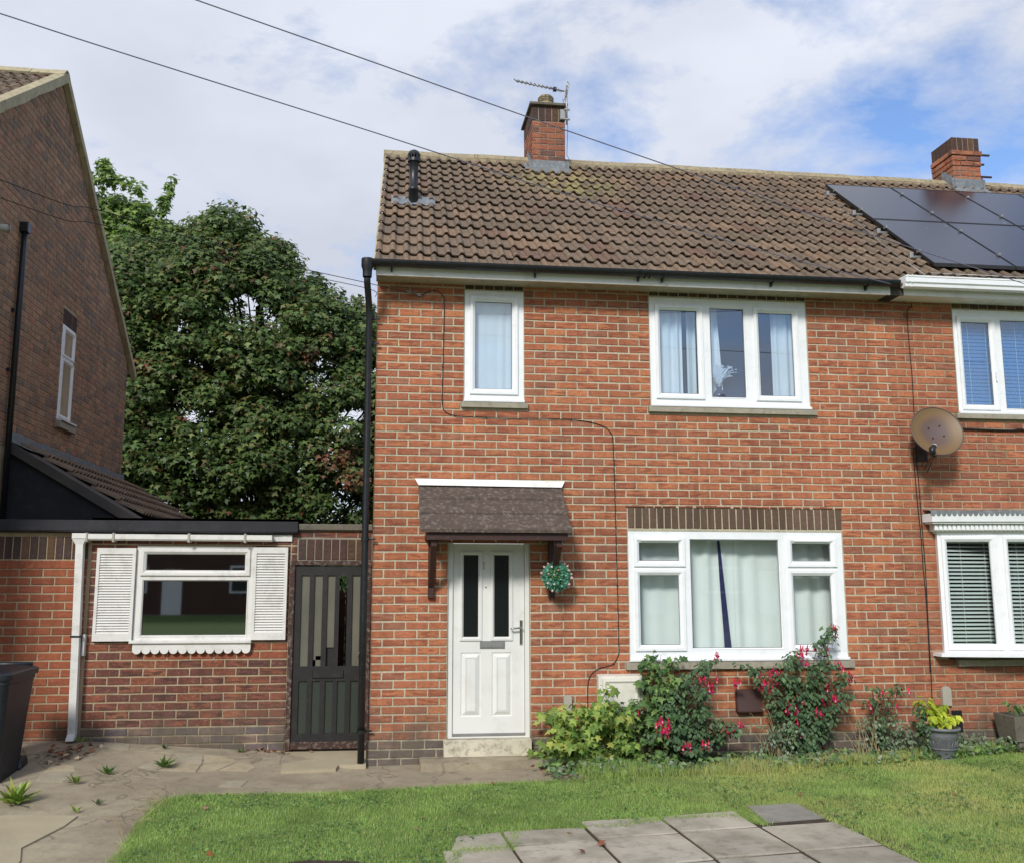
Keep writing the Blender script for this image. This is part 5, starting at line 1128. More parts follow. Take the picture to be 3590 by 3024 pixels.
# window on the gable: plate in local frame
window(gb, GW[0], GW[1], GW[2], GW[3], [(GW[0] + .03, GW[1] - .03, 4.50, GW[3] - .04, 's'), (GW[0] + .03, GW[1] - .03, GW[2] + .04, 4.46, 's')], y=.0, frame='pvc', mw=mwG, room=False, sash_in=.045, glass='glass_side')
put('window_backing', MB().box(GW[0], GW[1], .026, .03, GW[2], GW[3]).mesh('window_backing', 'sky_curtain', mwG), gb)
sill_stone(gb, GW[0] - .05, GW[1] + .1, GW[2] - .11, GW[2] - .02, -.07, 'stone', mwG); put('drip_sill', MB().box(GW[0], GW[1] + .05, -.085, .0, GW[2] - .018, GW[2] + .01, .005).mesh('drip_sill', 'pvc_old', mwG), gb)
# roof: front slope tiled (little of it shows), back slope sheet, verge boards
rs = (AP[1] - GE1[1]) / (GE1[0] - AP[0]); ga_ = math.atan(rs)
q = MB().add([(XG + .05, -1.7, AP[1] - (AP[0] + 1.7) * rs), (XG + .05, 2.6, AP[1]), (XG + .05, 6.95, AP[1] - 4.35 * rs), (-12, -1.7, AP[1] - 4.3 * rs), (-12, 2.6, AP[1]), (-12, 6.95, AP[1] - 4.35 * rs)], [(0, 3, 4, 1), (1, 4, 5, 2)]); part('roof_underlay', q, 'membrane_l', gb)
nr_ = 13; y00 = 2.6 - nr_ * .345 * math.cos(ga_)
tile_roof(gb, XG + .06 - 8 * .30, 8, nr_, y00, AP[1] - (2.6 - y00) * rs + .01, ga_, 0, ['tile_old'], 44, ga=.345, tw=.30, skip=lambda c, r: r < 5)
for s in (-1, 1):
    n = 9
    for i in range(n):
        a, b = i / n, (i + 1) / n; y1_, y2_ = AP[0] + s * 4.3 * a, AP[0] + s * 4.3 * b; z1_, z2_ = AP[1] - 4.3 * a * rs, AP[1] - 4.3 * b * rs; ww = .012 * math.sin(i * 2.3)
        q = MB().add([(XG + .075, y1_, z1_ + .06), (XG + .075, y2_, z2_ + .06), (XG + .08, y2_, z2_ - .075 + ww), (XG + .08, y1_, z1_ - .075 - ww), (XG - .03, y1_, z1_ + .085), (XG - .03, y2_, z2_ + .085), (XG + .0, y2_, z2_ - .08), (XG + .0, y1_, z1_ - .08)], [(0, 1, 2, 3), (0, 4, 5, 1), (3, 2, 6, 7)])
        q.f += [tuple(reversed(f)) for f in q.f[:0]]; part('verge_mortar', q, 'verge', gb)
ridge(gb, -12, XG + .07, AP[0], AP[1] + .085, 18, 6, mat='verge')
q = MB().tube([(XG + .0, 6.86, 5.04), (XG - 1.5, 6.86, 5.04)], .055, 10); part('back_gutter', smooth(q), 'pvc_old', gb)
q = MB().tube([(XG + .05, 1.60, 5.60), (XG + .05, 1.60, 5.0), (XG + .05, 1.60, 2.0)], .035, 10); bp_ = part('waste_pipe', smooth(q), 'blackplastic', gb); part('pipe_cap', MB().box(XG + .0, XG + .10, 1.55, 1.65, 5.58, 5.70, .01), 'blackplastic', bp_)
for z in (4.6, 3.9): part('pipe_clip', MB().box(XG, XG + .04, 1.50, 1.56, z, z + .03), 'blackplastic', bp_)
fl = part('flood_light', smooth(MB().tube([(XG + .03, .80, 5.35), (XG + .12, .92, 5.38)], [.035, .045], 12)), 'greyplastic', gb); part('lens', smooth(MB().lathe([(.055, 0), (.03, .02), (0, .025)], (XG + .12, .92, 5.38), 12, (.65, .74, .2))), 'pvc', fl)
# ------------------------------------------------------------------ wheelie bin
wb = thing('wheelie_bin', (-3.15, -.75, -.2), 'dark blue-grey wheelie bin cut by the left edge of the frame', 'bin')
q = MB(); bx, by = -3.29, -.72
def rr(w, d, z, r=.05, n=4):
    out = []
    for sx_, sy_, a0 in ((1, 1, 0), (-1, 1, 90), (-1, -1, 180), (1, -1, 270)):
        for k in range(n + 1): a = R(a0 + 90 * k / n); out.append((bx + sx_ * (w / 2 - r) + r * math.cos(a), by + sy_ * (d / 2 - r) + r * math.sin(a), z))
    return out
def loft(rings):
    q = MB(); n = len(rings[0]); q.v = [p for r_ in rings for p in r_]
    q.f = [(i * n + k, i * n + (k + 1) % n, (i + 1) * n + (k + 1) % n, (i + 1) * n + k) for i in range(len(rings) - 1) for k in range(n)] + [tuple(range(n))[::-1], tuple((len(rings) - 1) * n + k for k in range(n))]
    q.uv = [[(0, 0)] * len(f) for f in q.f]; return q
zb0 = -.185
part('bin_body', loft([rr(.42, .48, zb0), rr(.44, .50, zb0 + .02), rr(.50, .60, zb0 + .55), rr(.545, .68, zb0 + .86), rr(.56, .70, zb0 + .87), rr(.56, .70, zb0 + .905)]), 'binblue', wb)
lid = part('bin_lid', loft([rr(.60, .74, zb0 + .905, .06), rr(.605, .745, zb0 + .925, .06), rr(.605, .745, zb0 + .95, .06), rr(.58, .72, zb0 + .965, .08), rr(.40, .5, zb0 + .985, .1)]), 'binblue', wb)
part('lid_handle', smooth(MB().tube([(bx - .24, by + .34, zb0 + .98), (bx + .24, by + .34, zb0 + .98)], .02, 8)), 'binblue', wb)
part('bin_badge', MB().box(bx - .15, bx - .06, by - .345, by - .335, zb0 + .80, zb0 + .85, .003), 'leaf_lime', wb)
for s in (-.22, .22): part('wheel', smooth(MB().tube([(bx + s - .02, by + .30, zb0 + .09), (bx + s + .02, by + .30, zb0 + .09)], .1, 16)), 'blackplastic', wb)

# ------------------------------------------------------------------ leaves by the thousand
T_STAR = (np.array([(0, 0, 0), (0, .30, .03), (-.30, .28, -.02), (-.62, .42, -.10), (-.20, .52, .0), (0, 1.0, -.12), (.20, .52, .0), (.62, .42, -.10), (.30, .28, -.02), (-.38, -.02, -.05), (.38, -.02, -.05)]),
          [(1, 2, 3, 4), (1, 4, 5, 6), (1, 6, 7, 8), (0, 9, 2, 1), (0, 1, 8, 10)])
T_STAR3 = (np.array([(0, 0, 0), (0, .30, .03), (-.60, .34, -.10), (-.20, .56, .0), (0, 1.0, -.12), (.20, .56, .0), (.60, .34, -.10)]), [(0, 1, 3, 2), (1, 5, 4, 3), (0, 6, 5, 1)])
T_OVAL = (np.array([(0, 0, 0), (-.30, .30, .06), (-.27, .62, .05), (0, 1.0, -.08), (.27, .62, .05), (.30, .30, .06), (0, .45, -.02)]), [(0, 6, 2, 1), (6, 3, 2), (0, 5, 4, 6), (6, 4, 3)])
T_KITE = (np.array([(0, 0, 0), (-.36, .42, .05), (0, 1.0, -.06), (.36, .42, .05)]), [(0, 1, 2, 3)])
T_TRI = (np.array([(-.5, 0, 0), (.5, 0, 0), (.15, 1, .0)]), [(0, 1, 2)])
def scatter(name, mats, T, pos, nrm, dirs, size, matidx=None, width=None):
    V, F = T; n = len(pos); pos = np.asarray(pos); nrm = np.asarray(nrm, float); dirs = np.asarray(dirs, float)
    nrm /= np.linalg.norm(nrm, axis=1)[:, None] + 1e-9; d = dirs - (dirs * nrm).sum(1)[:, None] * nrm; d /= np.linalg.norm(d, axis=1)[:, None] + 1e-9; s = np.cross(d, nrm)
    w = size if width is None else width
    P = pos[:, None] + V[None, :, 0, None] * s[:, None] * w[:, None, None] + V[None, :, 1, None] * d[:, None] * size[:, None, None] + V[None, :, 2, None] * nrm[:, None] * size[:, None, None]
    k = len(V); lt_ = np.concatenate([np.array(f) for f in F]); ls = np.array([len(f) for f in F])
    loops = (lt_[None] + (np.arange(n) * k)[:, None]).ravel(); tot = np.tile(ls, n); st = np.concatenate([[0], np.cumsum(tot)[:-1]])
    me = bpy.data.meshes.new(name); me.vertices.add(n * k); me.vertices.foreach_set('co', P.ravel()); me.loops.add(len(loops)); me.loops.foreach_set('vertex_index', loops.astype(np.int32))
    me.polygons.add(len(tot)); me.polygons.foreach_set('loop_start', st.astype(np.int32))
    for m_ in mats: me.materials.append(M[m_])
    if matidx is not None: me.polygons.foreach_set('material_index', np.repeat(matidx, len(F)).astype(np.int32))
    me.update(calc_edges=True); return me
def rdir(n): v = nr.normal(size=(n, 3)); return v / np.linalg.norm(v, axis=1)[:, None]
def tree(label, poly, yc, depth, ncl, lsize, mats, trunk, per=80, sprigs=(), clr=(.30, .52), group=None, holes_=((-2.75, 7.2, .50), (-6.1, 8.1, .42), (-1.4, 5.8, .36))):
    P = np.array(poly); x0, z0 = P.min(0); x1, z1 = P.max(0)
    t = thing('sycamore_tree', (trunk[0], yc, -.3), label, 'tree', group)
    A_, B_ = P, np.roll(P, -1, 0)
    def edge(x, z):
        p = np.array((x, z)); ab = B_ - A_; u = np.clip(((p - A_) * ab).sum(1) / (ab * ab).sum(1), 0, 1); return np.linalg.norm(A_ + ab * u[:, None] - p, axis=1).min()
    C_ = []
    rg = random.Random(17)
    while len(C_) < ncl:
        x, z = rg.uniform(x0, x1), rg.uniform(z0, z1)
        if not inpoly(x, z, poly): continue
        e = edge(x, z)
        if any((x - a_) ** 2 + (z - b_) ** 2 < c_ * c_ for a_, b_, c_ in holes_): continue
        if e < .16 and rg.random() < .6: continue
        hd = depth * min(1, (e / 2.0)) ** .55
        y = yc - hd * (rg.random() ** .35 if rg.random() < .8 else rg.uniform(-1, 1)) + rg.uniform(-.2, .2)
        C_.append((x, y, z, rg.uniform(*clr) * (min(1, .45 + e / .7))))
    for s in sprigs: C_.append(s)
    C_ = np.array(C_); n = len(C_); idx = np.repeat(np.arange(n), per); idx = idx[nr.rand(len(idx)) < np.clip((C_[idx, 3] / .40) ** 1.6, .06, 1)]; N = len(idx); d = rdir(N); d[:, 2] = d[:, 2] * .8 + .15
    rad = C_[idx, 3] * (.45 + .6 * nr.rand(N)); pos = C_[idx, :3] + d * rad[:, None] * np.array([1, 1, .9])
    nrm = d * .75 + nr.normal(size=(N, 3)) * .35 + np.array([0, -.35, .65]); dd = d + np.array([0, -.3, -.9]) + nr.normal(size=(N, 3)) * .4
    cm = np.zeros(n); red = rg_np.rand(n); cm[red < .03] = 1; mi = cm[idx]; mi[nr.rand(N) < .012] = 1 if len(mats) > 1 else 0
    if len(mats) == 1: mi[:] = 0
    sz = lsize * (.7 + .6 * nr.rand(N))
    me = scatter('crown', mats, T_STAR3, pos, nrm, dd, sz, mi); put('crown', me, t, kind='stuff')
    q = MB(); base = Vector((trunk[0], yc, -.4)); top = Vector((trunk[1], yc - .1, trunk[2])); tr_ = [base.lerp(top, f) + Vector((.15 * math.sin(3 * f), .1 * math.sin(5 * f), 0)) for f in [i / 6 for i in range(7)]]
    q.tube(tr_, [.30, .26, .23, .2, .17, .13, .09], 10); part('trunk', smooth(q), 'bark', t)
    q = MB()
    for c in C_[::14]:
        f = min(.95, max(.12, (c[2] - 1.5) / (trunk[2] + .5) * .75)); a = base.lerp(top, f); b = Vector(c[:3]); mdd = a.lerp(b, .5) + Vector((0, 0, -.25)) + Vector((rg.uniform(-.2, .2), rg.uniform(-.2, .2), 0)); q.tube([a, mdd, b], [.055, .03, .008], 5, False)
    part('limbs', q, 'bark', t)
    return t
rg_np = np.random.RandomState(5)
tree('large green sycamore filling the gap behind the side building', [(-6.9, 1.6), (-6.9, 9.0), (-6.2, 9.35), (-5.6, 9.2), (-5.0, 9.15), (-4.75, 9.55), (-4.3, 9.75), (-3.95, 10.15), (-3.4, 10.1), (-3.0, 9.95), (-2.7, 9.55), (-2.15, 9.25), (-1.7, 8.75), (-1.35, 8.45), (-.75, 8.25), (-.3, 7.95), (.15, 7.3), (1.3, 6.2), (1.6, 3.5), (1.2, 1.6)], 12.5, 2.6, 1000, .118, ['leaf_tree', 'leaf_tree_red'], (-2.6, -2.8, 7.8), 165)
tree('paler looser tree behind the gable wall rising above the sycamore', [(-8.5, 5.0), (-8.2, 10.0), (-7.6, 10.9), (-7.1, 11.2), (-6.75, 11.25), (-6.35, 11.0), (-6.0, 11.0), (-5.65, 10.6), (-5.25, 10.4), (-4.9, 10.1), (-4.9, 9.2), (-5.0, 6.5), (-5.4, 5.0)], 14.2, 1.4, 360, .14, ['leaf_tree2'], (-6.8, -6.7, 10.5), 110, [(-5.35 + .03 * k + .05 * math.sin(k * 2.), 13.3, 10.45 + .11 * k, .17 - .011 * k) for k in range(9)] + [(-6.75 + .08 * math.sin(k), 13.3, 11.1 + .11 * k, .30 - .03 * k) for k in range(6)] + [(-6.3, 13.3, 11.1, .25), (-7.1, 13.3, 11.2, .3), (-6.0, 13.3, 11.0, .25)], (.24, .42))

n = 16000; X = nr.uniform(-4.5, 2.5, n); Z = nr.uniform(-.3, 1.95, n); X2 = 9 + .25 * np.sin(X * 2.3) + .2 * np.sin(Z * 3 + X) - .3 * nr.rand(n)
put('foliage', scatter('foliage', ['leaf_dark', 'leaf_green'], T_KITE, np.stack([X, X2, Z + .2 * np.sin(X * 3)], 1), nr.normal(size=(n, 3)) * .5 + np.array((0, -1, .5)), rdir(n), .09 + .06 * nr.rand(n), (nr.rand(n) < .3).astype(int)), hd, kind='stuff')
part('stems', MB().box(-4.4, 2.4, 9.2, 9.5, -.3, 1.8), 'bark', hd)
# ------------------------------------------------------------------ house across the road, mirrored in the lower windows
oh = thing('opposite_house', (0, -36, -.3), 'brown brick house row across the road, seen only as window reflections', 'house')
part('wall', MB().box(-26, 26, -40, -36, -.3, 5.0), 'opp_brick', oh)
part('roof', MB().prism([(-35.5, 4.9), (-40.5, 4.9), (-38, 7.6)], -26.3, 26.3, 'x'), 'tile_old', oh)
for k in range(-4, 5):
    x = k * 5.8
    wn_ = part('window', MB().box(x - 1, x + 1, -36, -35.95, .7, 2.0), 'pvc', oh); part('pane', MB().box(x - .9, x + .9, -35.96, -35.93, .8, 1.9), 'doorglass', wn_)
    wn_ = part('window', MB().box(x - .9, x + .9, -36, -35.95, 3.2, 4.4), 'pvc', oh); part('pane', MB().box(x - .8, x + .8, -35.96, -35.93, 3.3, 4.3), 'doorglass', wn_)
    part('door', MB().box(x + 1.7, x + 2.6, -36, -35.94, -.3, 1.8), 'pvc', oh)
# ------------------------------------------------------------------ garden plants
def leaf_parts(root, T, mat, pos, nrm, dirs, size, n=300, nm='leaf'):
    me = []
    for k in range(5):
        V, F = T; q = MB().add([(x + rng.uniform(-.04, .04), y, z + rng.uniform(-.05, .05)) for x, y, z in V], F); me.append(q.mesh(nm, mat))
    rl = wloc(root)
    for i in range(min(n, len(pos))):
        N = Vector(nrm[i]).normalized(); D_ = Vector(dirs[i]); D_ = (D_ - N * D_.dot(N)).normalized(); S_ = D_.cross(N)
        m_ = Matrix((S_, D_, N)).transposed(); o = put(nm, me[i % 5], root, pos[i]); o.rotation_euler = m_.to_euler(); s = size[i]; o.scale = (s, s, s)
def bush(name, label, cat, stems, mat, T, lsize, perstem, spread, nleaf_parts=0, stemr=.004, stuff='foliage', group=None, flw=None, up=.6):
    """stems: list of polylines"""
    b = Vector(stems[0][0]); t = thing(name, b, label, cat, group); q = MB(); pos, nrm, dd = [], [], []
    for st in stems:
        st = [Vector(p) for p in st]; q.tube(st, [stemr * (1.6 - 1.1 * i / (len(st) - 1)) for i in range(len(st))], 5, False)
        for i in range(perstem):
            f = (rng.random() ** .8) * (len(st) - 1); a = int(min(f, len(st) - 2)); p = st[a].lerp(st[a + 1], f - a); d = Vector(unit(rng)); d.z = abs(d.z) * .6; off_ = d * spread * rng.uniform(.25, 1)
            pos.append(tuple(p + off_)); dd.append((d.x + rng.uniform(-.4, .4), d.y - .3, d.z * .3 - .45)); nrm.append((d.x * .7 + rng.uniform(-.4, .4), d.y * .7 - .45 + rng.uniform(-.3, .3), up + rng.uniform(-.3, .5)))
    part('stems', q, 'stem' if name != 'dead_stalks' else 'deadstalk', t)
    n = len(pos); sz = np.array([lsize * rng.uniform(.6, 1.2) for _ in range(n)])
    order = sorted(range(n), key=lambda i: pos[i][1]); k = nleaf_parts
    if k: leaf_parts(t, T, mat, [pos[i] for i in order[:k]], [nrm[i] for i in order[:k]], [dd[i] for i in order[:k]], [sz[i] for i in order[:k]], k)
    rest = order[k:]
    if rest: put(stuff, scatter(stuff, [mat], T, [pos[i] for i in rest], [nrm[i] for i in rest], [dd[i] for i in rest], sz[rest]), t, kind='stuff')
    return t
def arch(x, y, z0, x1, y1, z1, n=5, sag=.0):
    return [(x + (x1 - x) * f, y + (y1 - y) * f, z0 + (z1 - z0) * math.sin(f * math.pi / 2) - sag * f * f) for f in [i / (n - 1) for i in range(n)]]
r_ = rng
zg_ = -.2
st = [arch(r_.uniform(1.85, 2.6), r_.uniform(-.35, -.2), zg_, x + r_.uniform(-.05, .05), r_.uniform(-.6, -.12), z, 5, .04) for x, z in [(1.55, -.02), (1.62, .08), (1.66, .2), (1.72, .3), (1.85, .36), (1.8, .18), (1.92, .30), (2.0, .40), (2.05, .22), (2.15, .36), (2.25, .40), (2.3, .25), (2.4, .36), (2.5, .30), (2.55, .2), (2.62, .32), (1.75, .0), (1.95, .05), (2.15, .1), (2.35, .05), (2.5, .02), (1.6, -.1), (1.8, -.12), (2.1, -.1), (2.4, -.12), (2.3, .55)]]
bush('currant_bush', 'low lime-green lobed-leaf bush beside the doorstep', 'shrub', st, 'leaf_lime', T_STAR, .085, 40, .12, 300, .004)
st = [arch(2.85 + r_.uniform(-.1, .1), -.22, zg_, x, r_.uniform(-.32, -.08), z, 5) for x, z in [(2.66, .55), (2.72, .74), (2.80, .80), (2.9, .82), (2.98, .70), (3.05, .8), (2.75, .45), (2.95, .5), (2.85, .62), (2.6, .38), (2.68, .3), (3.05, .6)]]
bush('currant_bush', 'taller yellow-green bush rising in front of the living room sill', 'shrub', st, 'leaf_green', T_STAR, .075, 34, .11, 220, .004)
st = [arch(2.55, -.2, zg_, x, r_.uniform(-.3, -.15), z, 4) for x, z in [(2.45, .32), (2.55, .30), (2.62, .42), (2.7, .28), (1.55, .0), (1.5, -.05)]]
# fuchsias
def fuchsia(label, stems, nleaf, nfl, boxes, lp=0, leafsize=.055):
    t = bush('fuchsia_bush', label, 'flowering shrub', stems, 'leaf_dark', T_OVAL, leafsize, nleaf, .085, lp, .004, group='fuchsias under the window')
    for i in range(nfl):
        bx_ = boxes[i % len(boxes)]; p = Vector((rng.gauss(bx_[0], bx_[3]), bx_[1] + rng.uniform(-.05, .05), rng.gauss(bx_[2], bx_[3] * .8))); tilt = Vector((rng.uniform(-.25, .25), rng.uniform(-.25, .1), -1)).normalized()
        qd_ = Vector((0, 0, -1)).rotation_difference(tilt); s = rng.uniform(1.1, 1.6)
        q = MB(); v = lambda a, b, c: tuple(p + qd_ @ Vector((a * s, b * s, c * s)))
        q.tube([v(0, 0, .012), v(0, 0, 0), v(0, 0, -.012)], [.003 * s, .0045 * s, .0045 * s], 5)
        for k in range(4):
            a = k * HALFPI + .4; ca_, sa_ = math.cos(a), math.sin(a)
            q.add([v(0, 0, -.008), v(.011 * ca_ - .006 * sa_, .011 * sa_ + .006 * ca_, -.018), v(.024 * ca_, .024 * sa_, -.024), v(.011 * ca_ + .006 * sa_, .011 * sa_ - .006 * ca_, -.018)], [(0, 1, 2, 3)])
        f = part('flower', q, 'petal_red', t); q = MB().lathe([(.003 * s, -.010 * s), (.007 * s, -.020 * s), (.0085 * s, -.028 * s), (.003 * s, -.032 * s)], p, 6); part('corolla', q, 'petal_pink', f)
        if rng.random() < .5:
            q = MB(); 
            for k in range(3): q.tube([v(0, 0, -.03), v(rng.uniform(-.004, .004), rng.uniform(-.004, .004), -.06)], .0012, 3, False)
            part('stamens', q, 'petal_red', f)
    return t
st = [arch(3.1 + r_.uniform(-.15, .15), -.2, zg_, x, r_.uniform(-.5, -.12), z, 5, .03) for x, z in [(2.9, .35), (3.0, .5), (3.1, .6), (3.2, .66), (3.3, .72), (3.42, .80), (3.15, .4), (3.25, .3), (3.35, .35), (3.45, .22), (3.55, .18), (3.62, .12), (3.0, .15), (3.2, .1), (3.35, .02), (3.5, .0), (2.9, .05), (3.1, -.05), (3.3, -.1), (3.25, .5), (2.8, .2), (2.7, .1), (3.5, .05), (3.05, .25), (3.0, .0), (3.15, .2)]]
fuchsia('dark green fuchsia with red flowers left of the brown wall vent', st, 110, 60, [(3.46, -.3, .80, .02), (3.30, -.3, .57, .035), (3.38, -.3, .56, .03), (2.90, -.42, .20, .03), (2.80, -.42, .22, .03), (2.86, -.42, .15, .03), (3.35, -.42, .15, .02), (3.50, -.42, .14, .025), (3.67, -.3, .15, .02), (3.05, -.5, .0, .03), (3.25, -.5, .02, .02), (3.38, -.3, .48, .02), (2.62, -.35, .32, .03)], 0)
st = [arch(4.35 + r_.uniform(-.2, .25), -.18, zg_, x, r_.uniform(-.35, -.08), z, 6, .0) for x, z in [(3.68, .72), (3.8, .66), (3.95, .68), (4.05, .6), (4.15, .72), (4.25, .78), (4.35, .82), (4.45, .66), (4.62, .95), (4.70, 1.08), (4.74, 1.02), (4.58, .72), (4.72, .70), (4.82, .62), (4.92, .55), (4.65, .45), (4.5, .4), (4.35, .5), (4.2, .4), (4.05, .35), (4.1, .2), (4.3, .25), (4.5, .15), (4.65, .2), (4.75, .3), (4.0, .48), (4.85, .42), (4.4, .05), (4.6, .0), (4.25, .1), (4.55, .55), (4.7, .15), (4.2, .55), (4.45, .3)]]
fuchsia('tall fuchsia thick with red flowers under the right end of the sill', st, 85, 120, [(4.72, -.2, 1.06, .035), (4.42, -.2, .86, .03), (4.36, -.2, .72, .05), (4.12, -.2, .66, .05), (3.95, -.2, .58, .06), (4.02, -.2, .55, .06), (4.25, -.25, .38, .05), (4.2, -.25, .32, .05), (4.28, -.25, .25, .03), (4.70, -.2, .52, .05), (4.88, -.2, .60, .04), (4.60, -.2, .88, .03), (4.75, -.2, .72, .05), (4.68, -.25, .38, .02), (4.50, -.25, .22, .03), (3.68, -.2, .56, .02), (4.28, -.25, .05, .02), (4.0, -.2, .50, .03), (4.62, -.2, .42, .03)], 0)
st = [arch(5.1 + r_.uniform(-.05, .15), -.18, zg_, x, r_.uniform(-.3, -.1), z, 5) for x, z in [(5.08, .48), (5.12, .35), (5.3, .42), (5.4, .46), (5.5, .48), (5.25, .3), (5.15, .1), (5.3, .15)]]
fuchsia('thin straggly fuchsia between the two windows', st, 30, 7, [(5.52, -.2, .44, .015), (5.10, -.2, .30, .015), (5.22, -.2, .44, .01), (5.40, -.2, .28, .015)], 0)
st = [arch(2.5 + r_.uniform(-.15, .15), -.2, zg_, x, r_.uniform(-.4, -.15), z, 5, .03) for x, z in [(2.35, .3), (2.45, .38), (2.55, .33), (2.62, .42), (2.7, .3), (2.75, .2), (2.5, .15), (2.65, .05), (2.8, .05), (2.55, -.05), (2.7, -.1), (2.4, .1)]]
bush('garden_plant', 'mid-green leafy growth between the lime bush and the fuchsia', 'plant', st, 'leaf_green', T_STAR, .06, 30, .09, 0, .003)
# grey-green roses
for cx, lab, n in [(4.0, 'low grey-green rose foliage below the wall vent', 9), (5.25, 'grey-green rose patch beside the planter pot', 16), (6.15, 'small leafy weed patch right of the planter pot', 6), (6.62, 'greyish leaves under the stone trough', 7)]:
    st = [arch(cx + r_.uniform(-.25, .25), -.25, zg_ - .0, cx + r_.uniform(-.33, .33) * (1 if n > 8 else .6), r_.uniform(-.45, -.1), r_.uniform(-.08, .16 if n > 8 else .0), 4) for _ in range(n)]
    bush('rose_bush', lab, 'shrub', st, 'leaf_grey', T_OVAL, .042, 34, .08, 0, .003)
for cx, lab in [(4.05, 'cluster of dry tan stalks below the brown vent'), (4.98, 'few bare leaning stalks between the fuchsias')]:
    q = MB()
    for i in range(16):
        x = cx + rng.uniform(-.12, .12); q.tube(arch(x, -.3, zg_, x + rng.uniform(-.2, .2), -.25 + rng.uniform(-.1, .1), rng.uniform(-.05, .32), 4), [.004, .003, .002, .0015], 4, False)
    solo('dead_stalks', q, 'deadstalk', lab, 'dry stalks')
# pot and plant
po = thing('plant_pot', (5.70, -.42, -.2), 'round grey moulded plant pot holding a golden-leaved plant', 'plant pot')
pc = (5.715, -.42, -.215); PS_ = .87
part('pot_body', smooth(MB().lathe([(.12, .0), (.13, .02), (.142, .12), (.155, .13), (.158, .24), (.168, .25), (.168, .29), (.172, .33), (.198, .335), (.206, .35), (.203, .365), (.18, .368), (.165, .35), (.15, .33), (0, .33)], pc, 40)), 'pot', po)
for z in (.135, .245): part('pot_band', smooth(MB().lathe([(.158, z - .006), (.164, z), (.158, z + .006)], pc, 40)), 'pot', po)
q = MB()
for k in range(22):
    a = 2 * math.pi * k / 22; pts = [(pc[0] + .160 * math.cos(a + t_ * .16), pc[1] + .160 * math.sin(a + t_ * .16), pc[2] + .19 + .03 * math.sin(t_ * 3.1)) for t_ in (-1, -.5, 0, .5, 1)]; q.tube(pts, .004, 4)
part('leaf_moulding', q, 'pot', po)
for o_ in po.children: o_.data.transform(Matrix.Translation(pc) @ Matrix.Scale(.87, 4) @ Matrix.Translation([-v_ for v_ in pc]))  # PS_ scale
st = [arch(5.7, -.42, .12, 5.7 + r_.uniform(-.2, .1), -.42 + r_.uniform(-.12, .12), r_.uniform(.2, .40), 4) for _ in range(9)] + [arch(5.7, -.45, .12, 5.80, -.5, .2, 4) for _ in range(3)]
bush('potted_plant', 'golden yellow-green plant growing in the grey pot', 'plant', st, 'leaf_bright', T_OVAL, .085, 14, .06, 120, .003)
st = [arch(5.55, -.38, -.15, 5.5 + r_.uniform(-.1, .1), -.4 + r_.uniform(-.1, .1), r_.uniform(.1, .40), 4) for _ in range(6)]
bush('garden_plant', 'dark green leafy stems leaning against the left of the pot', 'plant', st, 'leaf_dark', T_OVAL, .06, 22, .06, 0, .003)
tg = thing('stone_trough', (6.75, -.3, -.2), 'rough grey stone planting trough at the right edge', 'trough')
part('trough_body', MB().add([(6.52, -.42, -.06), (7.2, -.42, -.06), (7.2, -.15, -.06), (6.52, -.15, -.06), (6.49, -.45, .19), (7.25, -.45, .19), (7.25, -.12, .19), (6.49, -.12, .19), (6.53, -.41, .19), (7.2, -.41, .19), (7.2, -.16, .19), (6.53, -.16, .19), (6.53, -.41, .16), (7.2, -.41, .16), (7.2, -.16, .16), (6.53, -.16, .16)], [(k + i, k + (i + 1) % 4, k + 4 + (i + 1) % 4, k + 4 + i) for k in (0, 4, 8) for i in range(4)] + [(12, 13, 14, 15)]), 'coping', tg)
for x in (6.56, 7.1): part('trough_foot', MB().box(x, x + .1, -.4, -.18, -.25, -.06), 'coping', tg)
st = [arch(6.7 + .1 * k, -.28, .16, 6.6 + .12 * k + r_.uniform(-.1, .1), -.3, r_.uniform(.22, .36), 4) for k in range(5)]
bush('garden_plant', 'green and orange bedding plant in the stone trough', 'plant', st, 'leaf_green', T_OVAL, .05, 26, .07, 0, .003)
# weeds on the path
for cx, cy, s, mt, lab, n in [(-2.74, -1.5, 1.0, 'leaf_lime', 'pale green grassy weed clump below the bin', 60), (-2.28, -.62, .5, 'leaf_green', 'round weed tuft growing in the path near the kerb', 26), (-1.98, .25, .35, 'leaf_dark', 'small weed at the foot of the brick wall under the window', 14), (-1.85, -.32, .7, 'leaf_green', 'spreading rosette weed in the paving joints', 34), (-2.45, -.95, .5, 'leaf_lime', 'flat pale weed in a path crack', 20), (-1.25, .3, .4, 'leaf_green', 'small weed by the wall near the gate post', 14), (-2.1, -1.55, .35, 'leaf_dark', 'dark weed sprig in the middle of the path', 12), (-2.2, -1.75, .4, 'leaf_lime', 'lime-green weed leaf at the apron corner', 8), (-2.80, .36, .4, 'leaf_lime', 'ivy-like sprig at the foot of the white downpipe', 10)]:
    pos = np.array([(cx + rng.gauss(0, .02 * s), cy + rng.gauss(0, .02 * s), gz(cx, cy) + .01) for _ in range(n)]); a = nr.rand(n) * 6.283; el2 = .35 + nr.rand(n) * .8
    dd = np.stack([np.cos(a) * np.cos(el2), np.sin(a) * np.cos(el2), np.sin(el2)], 1); nn = np.stack([-np.cos(a) * np.sin(el2), -np.sin(a) * np.sin(el2), np.cos(el2)], 1)
    sz = s * (.10 + .12 * nr.rand(n)); o = put('weed', scatter('weed', [mt], T_KITE, pos - np.array((cx, cy, gz(cx, cy))), nn, dd, sz, width=sz * .32), None, (cx, cy, gz(cx, cy))); o['label'] = lab; o['category'] = 'weed'
